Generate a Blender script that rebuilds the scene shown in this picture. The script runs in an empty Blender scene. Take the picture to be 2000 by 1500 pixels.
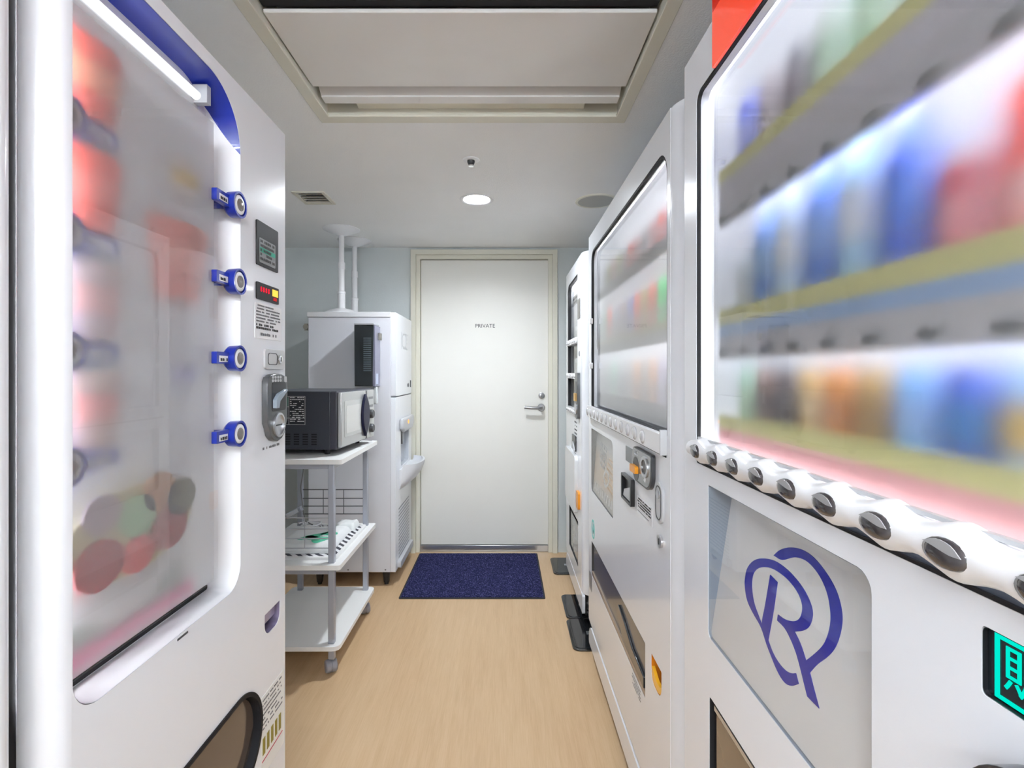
import bpy, bmesh, math, random
from mathutils import Vector, Matrix, noise
from mathutils.geometry import delaunay_2d_cdt
PI = math.pi
R = random.Random(7)
C = bpy.context.scene.collection
SC = bpy.context.scene

# ------------------------------------------------------------------ camera, world, exposure
CAMZ = 1.235
cd = bpy.data.cameras.new('camera'); cam = bpy.data.objects.new('camera', cd); C.objects.link(cam)
cam.location = (0, 0, CAMZ); cam.rotation_euler = (PI/2, 0, 0)
cd.sensor_width = 36; cd.lens = 18.0; cd.shift_x = 0.0075; cd.shift_y = -0.011
cd.clip_start = 0.02; cd.clip_end = 50
SC.camera = cam
w = bpy.data.worlds.new('world'); SC.world = w; w.use_nodes = True
w.node_tree.nodes['Background'].inputs[0].default_value = (0.75, 0.8, 0.9, 1)
w.node_tree.nodes['Background'].inputs[1].default_value = 0.3
vs = SC.view_settings
vs.view_transform = 'Standard'; vs.look = 'None'; vs.gamma = 1; vs.use_curve_mapping = False
vs.exposure = 0.52
cy = SC.cycles
cy.max_bounces = 7; cy.diffuse_bounces = 4; cy.glossy_bounces = 3; cy.transmission_bounces = 3; cy.transparent_max_bounces = 10
cy.caustics_reflective = False;  cy.sample_clamp_indirect = 6.0; cy.adaptive_threshold = .12; cy.blur_glossy = .5
LAMP = 480.0           # downlight emission
BATTEN = 98.0         # tubes of the added ceiling battens, unseen behind the camera
CAVITY = 44.0          # emission of display lamps and of added side lamps

# room numbers
YW, ZC = 3.52, 2.094
XL, XR, YN = -1.62, 1.20, -2.3

# ------------------------------------------------------------------ materials
MATS = {}
def mat(name, col, rough=0.5, metal=0.0, coat=0.0, spec=0.5, emit=None, estr=0.0, var=0.0, vscale=8.0, bump=0.0, bscale=60.0, trans=0.0, ior=1.45, alpha=1.0):
    if name in MATS: return MATS[name]
    m = bpy.data.materials.new(name); m.use_nodes = True
    nt = m.node_tree; b = nt.nodes['Principled BSDF']
    b.inputs['Base Color'].default_value = (*col, 1); b.inputs['Roughness'].default_value = rough
    b.inputs['Metallic'].default_value = metal; b.inputs['Coat Weight'].default_value = coat
    b.inputs['Coat Roughness'].default_value = 0.06
    b.inputs['Specular IOR Level'].default_value = spec; b.inputs['IOR'].default_value = ior
    b.inputs['Transmission Weight'].default_value = trans; b.inputs['Alpha'].default_value = alpha
    if emit: b.inputs['Emission Color'].default_value = (*emit, 1); b.inputs['Emission Strength'].default_value = estr
    tc = nt.nodes.new('ShaderNodeTexCoord')
    if var > 0:
        n = nt.nodes.new('ShaderNodeTexNoise'); n.inputs['Scale'].default_value = vscale; n.inputs['Detail'].default_value = 4
        nt.links.new(tc.outputs['Object'], n.inputs['Vector'])
        r = nt.nodes.new('ShaderNodeValToRGB'); r.color_ramp.elements[0].position = .3; r.color_ramp.elements[1].position = .7
        r.color_ramp.elements[0].color = tuple(max(0, c*(1-var)) for c in col)+(1,)
        r.color_ramp.elements[1].color = tuple(min(1, c*(1+var)) for c in col)+(1,)
        nt.links.new(n.outputs['Fac'], r.inputs['Fac']); nt.links.new(r.outputs['Color'], b.inputs['Base Color'])
    if bump > 0:
        n = nt.nodes.new('ShaderNodeTexNoise'); n.inputs['Scale'].default_value = bscale; n.inputs['Detail'].default_value = 3
        nt.links.new(tc.outputs['Object'], n.inputs['Vector'])
        bn = nt.nodes.new('ShaderNodeBump'); bn.inputs['Strength'].default_value = bump; bn.inputs['Distance'].default_value = .002
        nt.links.new(n.outputs['Fac'], bn.inputs['Height']); nt.links.new(bn.outputs['Normal'], b.inputs['Normal'])
    MATS[name] = m
    return m

def film_mat(name, rough, milk, ior=1.25, tint=(1, 1, 1)):
    m = bpy.data.materials.new(name); m.use_nodes = True; nt = m.node_tree
    nt.nodes.remove(nt.nodes['Principled BSDF']); out = nt.nodes['Material Output']
    rf = nt.nodes.new('ShaderNodeBsdfRefraction'); rf.inputs['Roughness'].default_value = rough; rf.inputs['IOR'].default_value = ior
    rf.inputs['Color'].default_value = (*tint, 1); rf.distribution = 'BECKMANN'
    df = nt.nodes.new('ShaderNodeBsdfDiffuse'); df.inputs['Color'].default_value = (.86, .87, .9, 1)
    mx = nt.nodes.new('ShaderNodeMixShader'); mx.inputs[0].default_value = milk
    gl = nt.nodes.new('ShaderNodeBsdfGlossy'); gl.inputs['Roughness'].default_value = .25
    m2 = nt.nodes.new('ShaderNodeMixShader'); m2.inputs[0].default_value = .02
    nt.links.new(rf.outputs[0], mx.inputs[1]); nt.links.new(df.outputs[0], mx.inputs[2])
    nt.links.new(mx.outputs[0], m2.inputs[1]); nt.links.new(gl.outputs[0], m2.inputs[2]); nt.links.new(m2.outputs[0], out.inputs[0])
    return m

def glass_mat(name, refl=.05, tint=(1, 1, 1)):
    m = bpy.data.materials.new(name); m.use_nodes = True; nt = m.node_tree
    nt.nodes.remove(nt.nodes['Principled BSDF']); out = nt.nodes['Material Output']
    t = nt.nodes.new('ShaderNodeBsdfTransparent'); t.inputs[0].default_value = (*tint, 1)
    g = nt.nodes.new('ShaderNodeBsdfGlossy'); g.inputs['Roughness'].default_value = .02
    fr = nt.nodes.new('ShaderNodeLayerWeight'); fr.inputs[0].default_value = .5
    pw = nt.nodes.new('ShaderNodeMath'); pw.operation = 'POWER'; pw.inputs[1].default_value = 5
    ml = nt.nodes.new('ShaderNodeMath'); ml.operation = 'MULTIPLY_ADD'; ml.inputs[1].default_value = .6; ml.inputs[2].default_value = .03
    mx = nt.nodes.new('ShaderNodeMixShader')
    nt.links.new(fr.outputs['Facing'], pw.inputs[0]); nt.links.new(pw.outputs[0], ml.inputs[0]); nt.links.new(ml.outputs[0], mx.inputs[0])
    nt.links.new(t.outputs[0], mx.inputs[1]); nt.links.new(g.outputs[0], mx.inputs[2]); nt.links.new(mx.outputs[0], out.inputs[0])
    return m

def emit_mat(name, col, s):
    m = bpy.data.materials.new(name); m.use_nodes = True; nt = m.node_tree
    nt.nodes.remove(nt.nodes['Principled BSDF']); out = nt.nodes['Material Output']
    e = nt.nodes.new('ShaderNodeEmission'); e.inputs[0].default_value = (*col, 1); e.inputs[1].default_value = s
    nt.links.new(e.outputs[0], out.inputs[0])
    if s < 3: m.cycles.emission_sampling = 'NONE'
    return m

def floor_mat():
    m = bpy.data.materials.new('wood_vinyl'); m.use_nodes = True; nt = m.node_tree; b = nt.nodes['Principled BSDF']
    tc = nt.nodes.new('ShaderNodeTexCoord')
    def noise_(sx, sy, sc, det, rough=.6):
        mp = nt.nodes.new('ShaderNodeMapping'); mp.inputs['Scale'].default_value = (sx, sy, 1)
        n = nt.nodes.new('ShaderNodeTexNoise'); n.inputs['Scale'].default_value = sc; n.inputs['Detail'].default_value = det; n.inputs['Roughness'].default_value = rough
        nt.links.new(tc.outputs['Object'], mp.inputs['Vector']); nt.links.new(mp.outputs['Vector'], n.inputs['Vector']); return n
    a = noise_(14, .9, 3, 6); f = noise_(60, 2.5, 4, 4); g = noise_(2.2, .5, 2, 2)
    mx = nt.nodes.new('ShaderNodeMix'); mx.data_type = 'FLOAT'; mx.inputs[0].default_value = .45
    nt.links.new(a.outputs['Fac'], mx.inputs[2]); nt.links.new(f.outputs['Fac'], mx.inputs[3])
    m2 = nt.nodes.new('ShaderNodeMix'); m2.data_type = 'FLOAT'; m2.inputs[0].default_value = .3
    nt.links.new(mx.outputs[0], m2.inputs[2]); nt.links.new(g.outputs['Fac'], m2.inputs[3])
    r = nt.nodes.new('ShaderNodeValToRGB'); cr = r.color_ramp
    cr.elements[0].position = .34; cr.elements[0].color = (.52, .34, .19, 1)
    cr.elements[1].position = .68; cr.elements[1].color = (.65, .465, .29, 1)
    e = cr.elements.new(.5); e.color = (.59, .405, .235, 1)
    nt.links.new(m2.outputs[0], r.inputs['Fac']); nt.links.new(r.outputs['Color'], b.inputs['Base Color'])
    b.inputs['Roughness'].default_value = .38; b.inputs['Specular IOR Level'].default_value = .4
    bn = nt.nodes.new('ShaderNodeBump'); bn.inputs['Strength'].default_value = .05; bn.inputs['Distance'].default_value = .001
    nt.links.new(f.outputs['Fac'], bn.inputs['Height']); nt.links.new(bn.outputs['Normal'], b.inputs['Normal'])
    return m

def mat_mat():
    m = bpy.data.materials.new('navy_pile'); m.use_nodes = True; nt = m.node_tree; b = nt.nodes['Principled BSDF']
    tc = nt.nodes.new('ShaderNodeTexCoord')
    v = nt.nodes.new('ShaderNodeTexVoronoi'); v.inputs['Scale'].default_value = 95
    n = nt.nodes.new('ShaderNodeTexNoise'); n.inputs['Scale'].default_value = 210; n.inputs['Detail'].default_value = 3
    mp = nt.nodes.new('ShaderNodeMapping'); mp.inputs['Rotation'].default_value = (0, 0, .78); mp.inputs['Scale'].default_value = (1, .55, 1)
    nt.links.new(tc.outputs['Object'], mp.inputs['Vector'])
    nt.links.new(mp.outputs['Vector'], v.inputs['Vector']); nt.links.new(mp.outputs['Vector'], n.inputs['Vector'])
    r = nt.nodes.new('ShaderNodeValToRGB'); cr = r.color_ramp
    cr.elements[0].position = .35; cr.elements[0].color = (.008, .009, .03, 1)
    cr.elements[1].position = .78; cr.elements[1].color = (.16, .16, .34, 1)
    e = cr.elements.new(.56); e.color = (.03, .032, .105, 1)
    nt.links.new(n.outputs['Fac'], r.inputs['Fac']); nt.links.new(r.outputs['Color'], b.inputs['Base Color'])
    b.inputs['Roughness'].default_value = .95; b.inputs['Specular IOR Level'].default_value = .1
    bn = nt.nodes.new('ShaderNodeBump'); bn.inputs['Strength'].default_value = .8; bn.inputs['Distance'].default_value = .004
    nt.links.new(n.outputs['Fac'], bn.inputs['Height']); nt.links.new(bn.outputs['Normal'], b.inputs['Normal'])
    return m

def zebra_mat():
    m = bpy.data.materials.new('striped_liner'); m.use_nodes = True; nt = m.node_tree; b = nt.nodes['Principled BSDF']
    tc = nt.nodes.new('ShaderNodeTexCoord'); wv = nt.nodes.new('ShaderNodeTexWave'); wv.inputs['Scale'].default_value = 14
    wv.inputs['Distortion'].default_value = 1.5; wv.bands_direction = 'DIAGONAL'
    nt.links.new(tc.outputs['Object'], wv.inputs['Vector'])
    r = nt.nodes.new('ShaderNodeValToRGB'); r.color_ramp.interpolation = 'CONSTANT'
    r.color_ramp.elements[0].color = (.03, .03, .05, 1); r.color_ramp.elements[1].position = .48; r.color_ramp.elements[1].color = (.85, .85, .87, 1)
    nt.links.new(wv.outputs['Fac'], r.inputs['Fac']); nt.links.new(r.outputs['Color'], b.inputs['Base Color'])
    b.inputs['Roughness'].default_value = .5
    return m

W = mat('machine_white', (.85, .87, .92), .22, coat=.35, var=.012, vscale=3)
W2 = mat('machine_white_inner', (.80, .81, .84), .4, var=.01)
PW = mat('paint_white', (.83, .83, .82), .5, var=.015, vscale=5)
PLW = mat('plastic_white', (.85, .85, .87), .3, coat=.2)
BLK = mat('black_plastic', (.012, .012, .015), .35, coat=.2)
SHD = mat('black_gap', (.006, .006, .008), .7)
DGR = mat('dark_grey_plastic', (.05, .052, .058), .35)
MGR = mat('mid_grey_plastic', (.22, .22, .23), .4)
LGR = mat('light_grey_plastic', (.55, .56, .58), .35)
SIL = mat('satin_metal', (.62, .63, .66), .28, metal=.9)
CHR = mat('bright_metal', (.8, .8, .8), .15, metal=1)
GRM = mat('cart_grey_metal', (.42, .44, .50), .35, metal=.35)
BLU = mat('royal_blue', (.012, .03, .33), .3, coat=.3)
CRM = mat('cream_paint', (.74, .72, .62), .5, var=.02)
DOORM = mat('door_cream_white', (.82, .81, .76), .42, var=.01, vscale=3)
WALLM = mat('wall_paper', (.66, .70, .70), .7, bump=.25, bscale=140, var=.015)
CEILM = mat('ceiling_paper', (.90, .90, .89), .75, bump=.5, bscale=190, var=.012, vscale=4)
ORG = mat('orange_plastic', (.85, .33, .02), .35, coat=.2)
TXT = mat('print_black', (.03, .03, .03), .6)
TXG = mat('print_grey', (.16, .16, .17), .6)
GLS = glass_mat('clear_glass')
SMK = mat('smoked_plastic', (.10, .075, .06), .12, coat=.4)

# ------------------------------------------------------------------ mesh helpers
def fin(bm):
    bmesh.ops.recalc_face_normals(bm, faces=bm.faces)
    return bm
def nb(): return bmesh.new()
def box(bm, x0, x1, y0, y1, z0, z1, M=None):
    vs_ = [bm.verts.new((x, y, z)) for x in (x0, x1) for y in (y0, y1) for z in (z0, z1)]
    if M is not None:
        for v in vs_: v.co = M @ v.co
    for f in ((0, 1, 3, 2), (4, 6, 7, 5), (0, 4, 5, 1), (2, 3, 7, 6), (0, 2, 6, 4), (1, 5, 7, 3)):
        bm.faces.new([vs_[i] for i in f])
    return bm
def fill2d(loops):
    """triangles of an outline with holes, as indices into the concatenated loops"""
    pts = [Vector(p) for l in loops for p in l]; ed = []; k = 0
    for l in loops:
        ed += [(k+i, k+(i+1) % len(l)) for i in range(len(l))]; k += len(l)
    vo, eo, fo, ov, oe, of = delaunay_2d_cdt(pts, ed, [], 0, 1e-7)
    out = []
    for f in fo:
        c = (vo[f[0]]+vo[f[1]]+vo[f[2]])/3; ins = False
        for i, j in ed:
            p, q = pts[i], pts[j]
            if (p.y > c.y) != (q.y > c.y) and c.x < (q.x-p.x)*(c.y-p.y)/(q.y-p.y)+p.x: ins = not ins
        if ins and all(ov[v] for v in f): out.append([ov[v][0] for v in f])
    return out
def ext(bm, loops, fa, fb, cap0=True, cap1=True):
    """loops of 2D points (first outer, rest holes) lifted by fa / fb to two parallel skins and joined"""
    pts = [p for l in loops for p in l]
    A = [bm.verts.new(fa(*p)) for p in pts]; B = [bm.verts.new(fb(*p)) for p in pts]
    tris = fill2d(loops)
    for t in tris:
        try:
            if cap0: bm.faces.new([A[i] for i in t])
            if cap1: bm.faces.new([B[i] for i in reversed(t)])
        except ValueError: pass
    k = 0
    for l in loops:
        n = len(l)
        for i in range(n):
            j = (i+1) % n
            bm.faces.new([A[k+i], A[k+j], B[k+j], B[k+i]])
        k += n
    return bm
def rrect(a0, a1, b0, b1, r=0.0, n=6):
    rs = r if isinstance(r, (tuple, list)) else (r,)*4      # corners: (a0,b0) (a1,b0) (a1,b1) (a0,b1)
    out = []
    for (ca, cb, sa, sb, st), q in zip(((a0, b0, 1, 1, PI), (a1, b0, -1, 1, 1.5*PI), (a1, b1, -1, -1, 0), (a0, b1, 1, -1, .5*PI)), rs):
        if q <= 1e-6: out.append((ca, cb)); continue
        for i in range(n+1):
            t = st+.5*PI*i/n
            out.append((ca+sa*q+q*math.cos(t), cb+sb*q+q*math.sin(t)))
    return out
def ell(ca, cb, ra, rb, n=28):
    return [(ca+ra*math.cos(2*PI*i/n), cb+rb*math.sin(2*PI*i/n)) for i in range(n)]
def lathe(bm, prof, c=(0, 0, 0), n=24, a0=0, a1=2*PI, sx=1, sy=1, M=None, capb=True, capt=True):
    full = abs(a1-a0-2*PI) < 1e-6
    m = n if full else n+1
    rings = []
    for r, z in prof:
        ring = []
        for i in range(m):
            t = a0+(a1-a0)*i/n
            v = Vector((c[0]+sx*r*math.cos(t), c[1]+sy*r*math.sin(t), c[2]+z))
            if M is not None: v = M @ v
            ring.append(bm.verts.new(v))
        rings.append(ring)
    for a, b in zip(rings, rings[1:]):
        for i in range(n if full else n):
            j = (i+1) % m
            if not full and i+1 >= m: continue
            bm.faces.new([a[i], a[j], b[j], b[i]])
    if capb and len(rings[0]) > 2: bm.faces.new(rings[0][::-1])
    if capt and len(rings[-1]) > 2: bm.faces.new(rings[-1])
    return bm
def tube(bm, pts, r, n=8, closed=False):
    pts = [Vector(p) for p in pts]; rings = []
    up = Vector((0, 0, 1))
    for i, p in enumerate(pts):
        d = (pts[min(i+1, len(pts)-1)]-pts[max(i-1, 0)]).normalized()
        s = d.cross(up)
        if s.length < 1e-4: s = d.cross(Vector((0, 1, 0)))
        s.normalize(); u = s.cross(d).normalized()
        rings.append([bm.verts.new(p+r*(math.cos(2*PI*k/n)*s+math.sin(2*PI*k/n)*u)) for k in range(n)])
    for a, b in zip(rings, rings[1:]):
        for k in range(n):
            bm.faces.new([a[k], a[(k+1) % n], b[(k+1) % n], b[k]])
    bm.faces.new(rings[0][::-1]); bm.faces.new(rings[-1])
    return bm
def smooth_loop(pts, sub=4, corner=48):
    n = len(pts); out = []
    def ang(i):
        a = Vector(pts[i])-Vector(pts[i-1]); b = Vector(pts[(i+1) % n])-Vector(pts[i])
        return abs(math.degrees(a.angle_signed(b)))
    sharp = [ang(i) > corner for i in range(n)]
    for i in range(n):
        p1, p2 = Vector(pts[i]), Vector(pts[(i+1) % n])
        p0 = p1*2-p2 if sharp[i] else Vector(pts[i-1])
        p3 = p2*2-p1 if sharp[(i+1) % n] else Vector(pts[(i+2) % n])
        for k in range(sub):
            t = k/sub
            q = .5*((2*p1)+(p2-p0)*t+(2*p0-5*p1+4*p2-p3)*t*t+(3*p1-p0-3*p2+p3)*t**3)
            out.append((q.x, q.y))
    return out

ORIG = {}
def origin(o):
    while o.parent: o = o.parent
    return ORIG.get(o.name, Vector((0, 0, 0)))
def obj(name, bm, m, parent=None, bevel=0.0, segs=2, smooth=35, loc=None):
    """link one mesh; vertices are given in world space and stored relative to the thing's base"""
    me = bpy.data.meshes.new(name)
    if isinstance(bm, bmesh.types.BMesh):
        fin(bm); bm.to_mesh(me); bm.free()
    else: me = bm
    o = bpy.data.objects.new(name, me); C.objects.link(o)
    if not me.materials: me.materials.append(m)
    if parent is not None:
        o.parent = parent; me.transform(Matrix.Translation(-origin(parent)))
    elif loc is not None:
        me.transform(Matrix.Translation(-Vector(loc))); o.location = loc; ORIG[o.name] = Vector(loc)
    if smooth:
        me.shade_smooth(); me.set_sharp_from_angle(angle=math.radians(smooth))
    if bevel:
        b = o.modifiers.new('bevel', 'BEVEL'); b.width = bevel; b.segments = segs; b.limit_method = 'ANGLE'; b.angle_limit = math.radians(50); b.harden_normals = False
    return o
def inst(src, parent, loc):
    o = src.copy(); C.objects.link(o); o.parent = parent; o.location = loc; return o
def thing(name, label, cat, loc, group=None):
    o = bpy.data.objects.new(name, None); C.objects.link(o); o.location = loc; o.empty_display_size = .05
    ORIG[o.name] = Vector(loc); tag(o, label, cat, group); return o
def tag(o, label, cat, group=None):
    o['label'] = label; o['category'] = cat
    if group: o['group'] = group
    return o
def struct(o): o['kind'] = 'structure'; return o

def text(name, body, size, at, xdir, up, m, parent, align='CENTER', depth=.0004, sx=1.0):
    cu = bpy.data.curves.new(name, 'FONT'); cu.body = body; cu.size = size; cu.align_x = align; cu.align_y = 'CENTER'
    cu.extrude = depth; cu.resolution_u = 3
    t = bpy.data.objects.new(name, cu); C.objects.link(t)
    dg = bpy.context.evaluated_depsgraph_get(); me = bpy.data.meshes.new_from_object(t.evaluated_get(dg))
    bpy.data.objects.remove(t); bpy.data.curves.remove(cu)
    x = Vector(xdir).normalized(); u = Vector(up).normalized(); z = x.cross(u)
    M = Matrix((( x.x*sx, u.x, z.x, at[0]), (x.y*sx, u.y, z.y, at[1]), (x.z*sx, u.z, z.z, at[2]), (0, 0, 0, 1)))
    me.transform(M); me.materials.clear()
    return obj(name, me, m, parent, smooth=0)

class Face:
    """a vertical front plane at X = xf; s is the sign of its outward direction along X"""
    def __init__(s_, xf, s): s_.x = xf; s_.s = s
    def p(s_, y, z, o): return Vector((s_.x+s_.s*o, y, z))
    def lift(s_, o): return lambda y, z: s_.p(y, z, o)
    def plate(s_, bm, loops, o0, o1):
        if loops and not isinstance(loops[0], list): loops = [loops]
        return ext(bm, loops, s_.lift(o0), s_.lift(o1))
    def part(s_, name, loops, o0, o1, m, parent, bevel=0.0, **k):
        return obj(name, s_.plate(nb(), loops, o0, o1), m, parent, bevel=bevel, **k)
    def tx(s_, name, body, size, y, z, o, m, parent, align='CENTER', sx=1.0):
        return text(name, body, size, s_.p(y, z, o), (0, s_.s, 0), (0, 0, 1), m, parent, align, sx=sx)
    def sheet(s_, name, a0, a1, b0, b1, o, m, parent):
        bm = nb(); q = [(a0, b0), (a1, b0), (a1, b1), (a0, b1)]
        f = bm.faces.new([bm.verts.new(s_.p(y, z, o)) for y, z in q]); bm.normal_update()
        if f.normal.x*s_.s < 0: f.normal_flip()
        me = bpy.data.meshes.new(name); bm.to_mesh(me); bm.free()
        return obj(name, me, m, parent, smooth=0)
    def print_lines(s_, name, y0, y1, z0, z1, rows, m, parent, o=.001, fill=.55, seed=1):
        """rows of small dashes: print too fine to read"""
        rr = random.Random(seed); bm = nb(); dz = (z1-z0)/rows; h = dz*fill
        for i in range(rows):
            z = z1-(i+.5)*dz; y = y0; end = y1-(y1-y0)*rr.choice((0, .05, .1, .3))
            while y < end:
                l = rr.uniform(.5, 1.6)*h
                if rr.random() < .85: s_.plate(bm, [(y, z-h/2), (min(y+l, end), z-h/2), (min(y+l, end), z+h/2*rr.uniform(.4, 1)), (y, z+h/2)], o-.0004, o)
                y += l+h*.35
        o_ = obj(name, bm, m, parent, smooth=0); o_['kind'] = 'stuff'; return o_
    def liner(s_, name, loop, o_front, depth, m, parent, back=True, flare=None):
        """open box recess behind an opening"""
        ya, yb = min(p[0] for p in loop), max(p[0] for p in loop); za, zb = min(p[1] for p in loop), max(p[1] for p in loop)
        loop = [((ya+yb)/2+(y-(ya+yb)/2)*(1-.0016/(yb-ya)), (za+zb)/2+(z-(za+zb)/2)*(1-.0016/(zb-za))) for y, z in loop]
        bm = nb(); A = [bm.verts.new(s_.p(y, z, o_front)) for y, z in loop]
        fl = flare or (lambda y, z: (y, z))
        B = [bm.verts.new(s_.p(*fl(y, z), o_front-depth)) for y, z in loop]
        n = len(loop)
        for i in range(n): bm.faces.new([A[i], A[(i+1) % n], B[(i+1) % n], B[i]])
        if back: bm.faces.new(B)
        return obj(name, bm, m, parent)

def cabinet(bm, x0, x1, y0, y1, z0, z1, t=.02):
    box(bm, x0, x1, y0, y0+t, z0, z1); box(bm, x0, x1, y1-t, y1, z0, z1)
    box(bm, x0, x1, y0+t, y1-t, z1-t, z1); box(bm, x0, x1, y0+t, y1-t, z0, z0+t)
    xo = max(abs(x0), abs(x1)); s = 1 if x1 > 0 else -1
    bx = sorted((s*xo, s*(xo-t)))
    box(bm, bx[0], bx[1], y0+t, y1-t, z0+t, z1-t)
    return bm
def corner_strip(bm, face, y, dirn, r, z0, z1, n=8, back=.0):
    """quarter round at a vertical edge of a door, continuing the plate that ends at y; dirn is the direction of the edge"""
    prof = [(y, 0.0)]+[(y+dirn*r*math.sin(.5*PI*i/n), -r*(1-math.cos(.5*PI*i/n))) for i in range(1, n+1)]
    prof += [(y+dirn*r, -r-back), (y, -r-back)]
    A = [bm.verts.new(face.p(p[0], z0, p[1])) for p in prof]; B = [bm.verts.new(face.p(p[0], z1, p[1])) for p in prof]
    m = len(prof)
    for i in range(m): bm.faces.new([A[i], A[(i+1) % m], B[(i+1) % m], B[i]])
    bm.faces.new(A); bm.faces.new(B[::-1])
    return bm

# ------------------------------------------------------------------ room shell
AC = (-.621, .408, .31, 1.75)          # ceiling opening of the air conditioner
DL = (-.137, 2.54)                     # downlight
VENT = (-1.009, -.854, 2.42, 2.60)
bm = nb(); box(bm, XL-.1, XR+.1, YN-.1, YW+.2, -.05, 0)
struct(obj('floor', bm, floor_mat(), smooth=0))
bm = nb()
holes = [[(AC[0], AC[2]), (AC[1], AC[2]), (AC[1], AC[3]), (AC[0], AC[3])], ell(DL[0], DL[1], .068, .068, 32),
         [(VENT[0]+.015, VENT[2]+.015), (VENT[1]-.015, VENT[2]+.015), (VENT[1]-.015, VENT[3]-.015), (VENT[0]+.015, VENT[3]-.015)]]
ext(bm, [[(XL-.1, YN-.1), (XR+.1, YN-.1), (XR+.1, YW+.2), (XL-.1, YW+.2)]]+holes, lambda x, y: (x, y, ZC), lambda x, y: (x, y, ZC+.03))
struct(obj('ceiling', bm, CEILM, smooth=0))
bm = nb(); box(bm, XL-.1, XL, YN, YW, 0, ZC); struct(obj('wall_left', bm, WALLM, smooth=0))
bm = nb(); box(bm, XR, XR+.1, YN, YW, 0, ZC); struct(obj('wall_right', bm, WALLM, smooth=0))
bm = nb(); box(bm, XL-.1, XR+.1, YN-.1, YN, 0, ZC); struct(obj('wall_front', bm, WALLM, smooth=0))
DX0, DX1, DZ = -.581, .311, 2.018      # door leaf
FX0, FX1, FZ = -.641, .364, 2.079      # frame outside
bm = nb()
ext(bm, [[(XL-.1, 0), (FX0+.01, 0), (FX0+.01, FZ-.01), (FX1-.01, FZ-.01), (FX1-.01, 0), (XR+.1, 0), (XR+.1, ZC), (XL-.1, ZC)]],
    lambda x, z: (x, YW, z), lambda x, z: (x, YW+.12, z))
struct(obj('wall_back', bm, WALLM, smooth=0))
# stepped door frame
fr = bpy.data.objects.new('trim_1', None); C.objects.link(fr); fr.location = ((FX0+FX1)/2, YW, 0); ORIG[fr.name] = Vector(fr.location); struct(fr)
def frame(name, o, i, y0, y1):
    bm = nb()
    ext(bm, [[(FX0+o, 0), (FX0+i, 0), (FX0+i, FZ-i), (FX1-i, FZ-i), (FX1-i, 0), (FX1-o, 0), (FX1-o, FZ-o), (FX0+o, FZ-o)]],
        lambda x, z: (x, y0, z), lambda x, z: (x, y1, z))
    return obj(name, bm, CRM, fr, bevel=.002)
frame('outer_casing', 0, .034, YW-.022, YW+.1); frame('inner_casing', .034, .062, YW-.006, YW+.1)
dr = bpy.data.objects.new('door_1', None); C.objects.link(dr); dr.location = (DX0, YW+.02, 0); ORIG[dr.name] = Vector(dr.location); struct(dr)
bm = nb(); box(bm, DX0+.004, DX1-.004, YW+.02, YW+.06, .046, DZ-.004); obj('leaf', bm, DOORM, dr, bevel=.003)
bm = nb(); box(bm, DX0, DX1, YW+.012, YW+.06, .0, .044); obj('threshold', bm, SIL, dr, bevel=.002)
# lever handle + cylinder
hx, hz = .255, .995
Mh = Matrix.Translation((hx, YW+.02, hz)) @ Matrix.Rotation(PI/2, 4, 'X')
bm = nb(); lathe(bm, [(.026, 0), (.026, .006), (.022, .010)], M=Mh, n=24); HND = mat('handle_metal', (.36, .36, .37), .3, metal=.8); rose = obj('handle_rose', bm, HND, dr)
bm = nb(); tube(bm, [(hx, YW+.012, hz), (hx, YW-.025, hz), (hx-.006, YW-.036, hz), (hx-.02, YW-.04, hz), (hx-.07, YW-.042, hz+.001), (hx-.118, YW-.036, hz+.004)], .0105, 12)
obj('lever', bm, HND, rose)
Ml = Matrix.Translation((.257, YW+.02, 1.077)) @ Matrix.Rotation(PI/2, 4, 'X')
bm = nb(); lathe(bm, [(.021, 0), (.021, .008), (.014, .011)], M=Ml, n=24); lk = obj('lock', bm, HND, dr)
bm = nb(); box(bm, .255, .259, YW+.006, YW+.010, 1.068, 1.086); obj('keyhole', bm, DGR, lk)
text('door_sign', 'PRIVATE', .037, (-.133, YW+.0195, 1.558), (1, 0, 0), (0, 0, 1), mat('sign_dark', (.045, .045, .05), .6), dr, sx=1.0)

# ------------------------------------------------------------------ ceiling fittings
def downlight(c, label):
    t = thing('downlight', label, 'light', (c[0], c[1], ZC), 'recessed ceiling downlights')
    bm = nb(); lathe(bm, [(.084, -.001), (.083, -.004), (.068, -.003), (.064, .0), (.05, .05), (.05, .06)], c=(c[0], c[1], ZC), n=36, capb=False, capt=False); obj('trim_ring', bm, PLW, t)
    bm = nb(); lathe(bm, [(.001, .022), (.0615, .022), (.0615, .030), (.001, .030)], c=(c[0], c[1], ZC), n=32); obj('lamp', bm, emit_mat('downlight_glow', (.88, .94, 1), LAMP), t)
downlight(DL, 'lit round recessed downlight in the ceiling before the white door')
def batten(y, label):  # unseen lights added to brighten the ceiling and near faces
    t = thing('added_batten_light', label, 'light', (-.1, y, ZC))
    bm = nb(); box(bm, -.72, .52, y-.06, y+.06, ZC-.035, ZC); obj('housing', bm, PLW, t, bevel=.006)
    for d in (-.035, .035):
        bm = nb(); tube(bm, [(-.68, y+d, ZC-.06), (.48, y+d, ZC-.06)], .014, 12); obj('fluorescent_tube', bm, emit_mat('added_batten_glow', (.88, .94, 1), BATTEN), t)
    for x in (-.70, .49):
        bm = nb(); box(bm, x-.012, x+.02, y-.055, y+.055, ZC-.078, ZC-.0352); obj('tube_holder', bm, PLW, t, bevel=.004)
batten(-.75, 'added unseen fluorescent batten on the ceiling next to the air conditioner'); batten(-1.75, 'added unseen fluorescent batten on the ceiling by the entrance wall')
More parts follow.
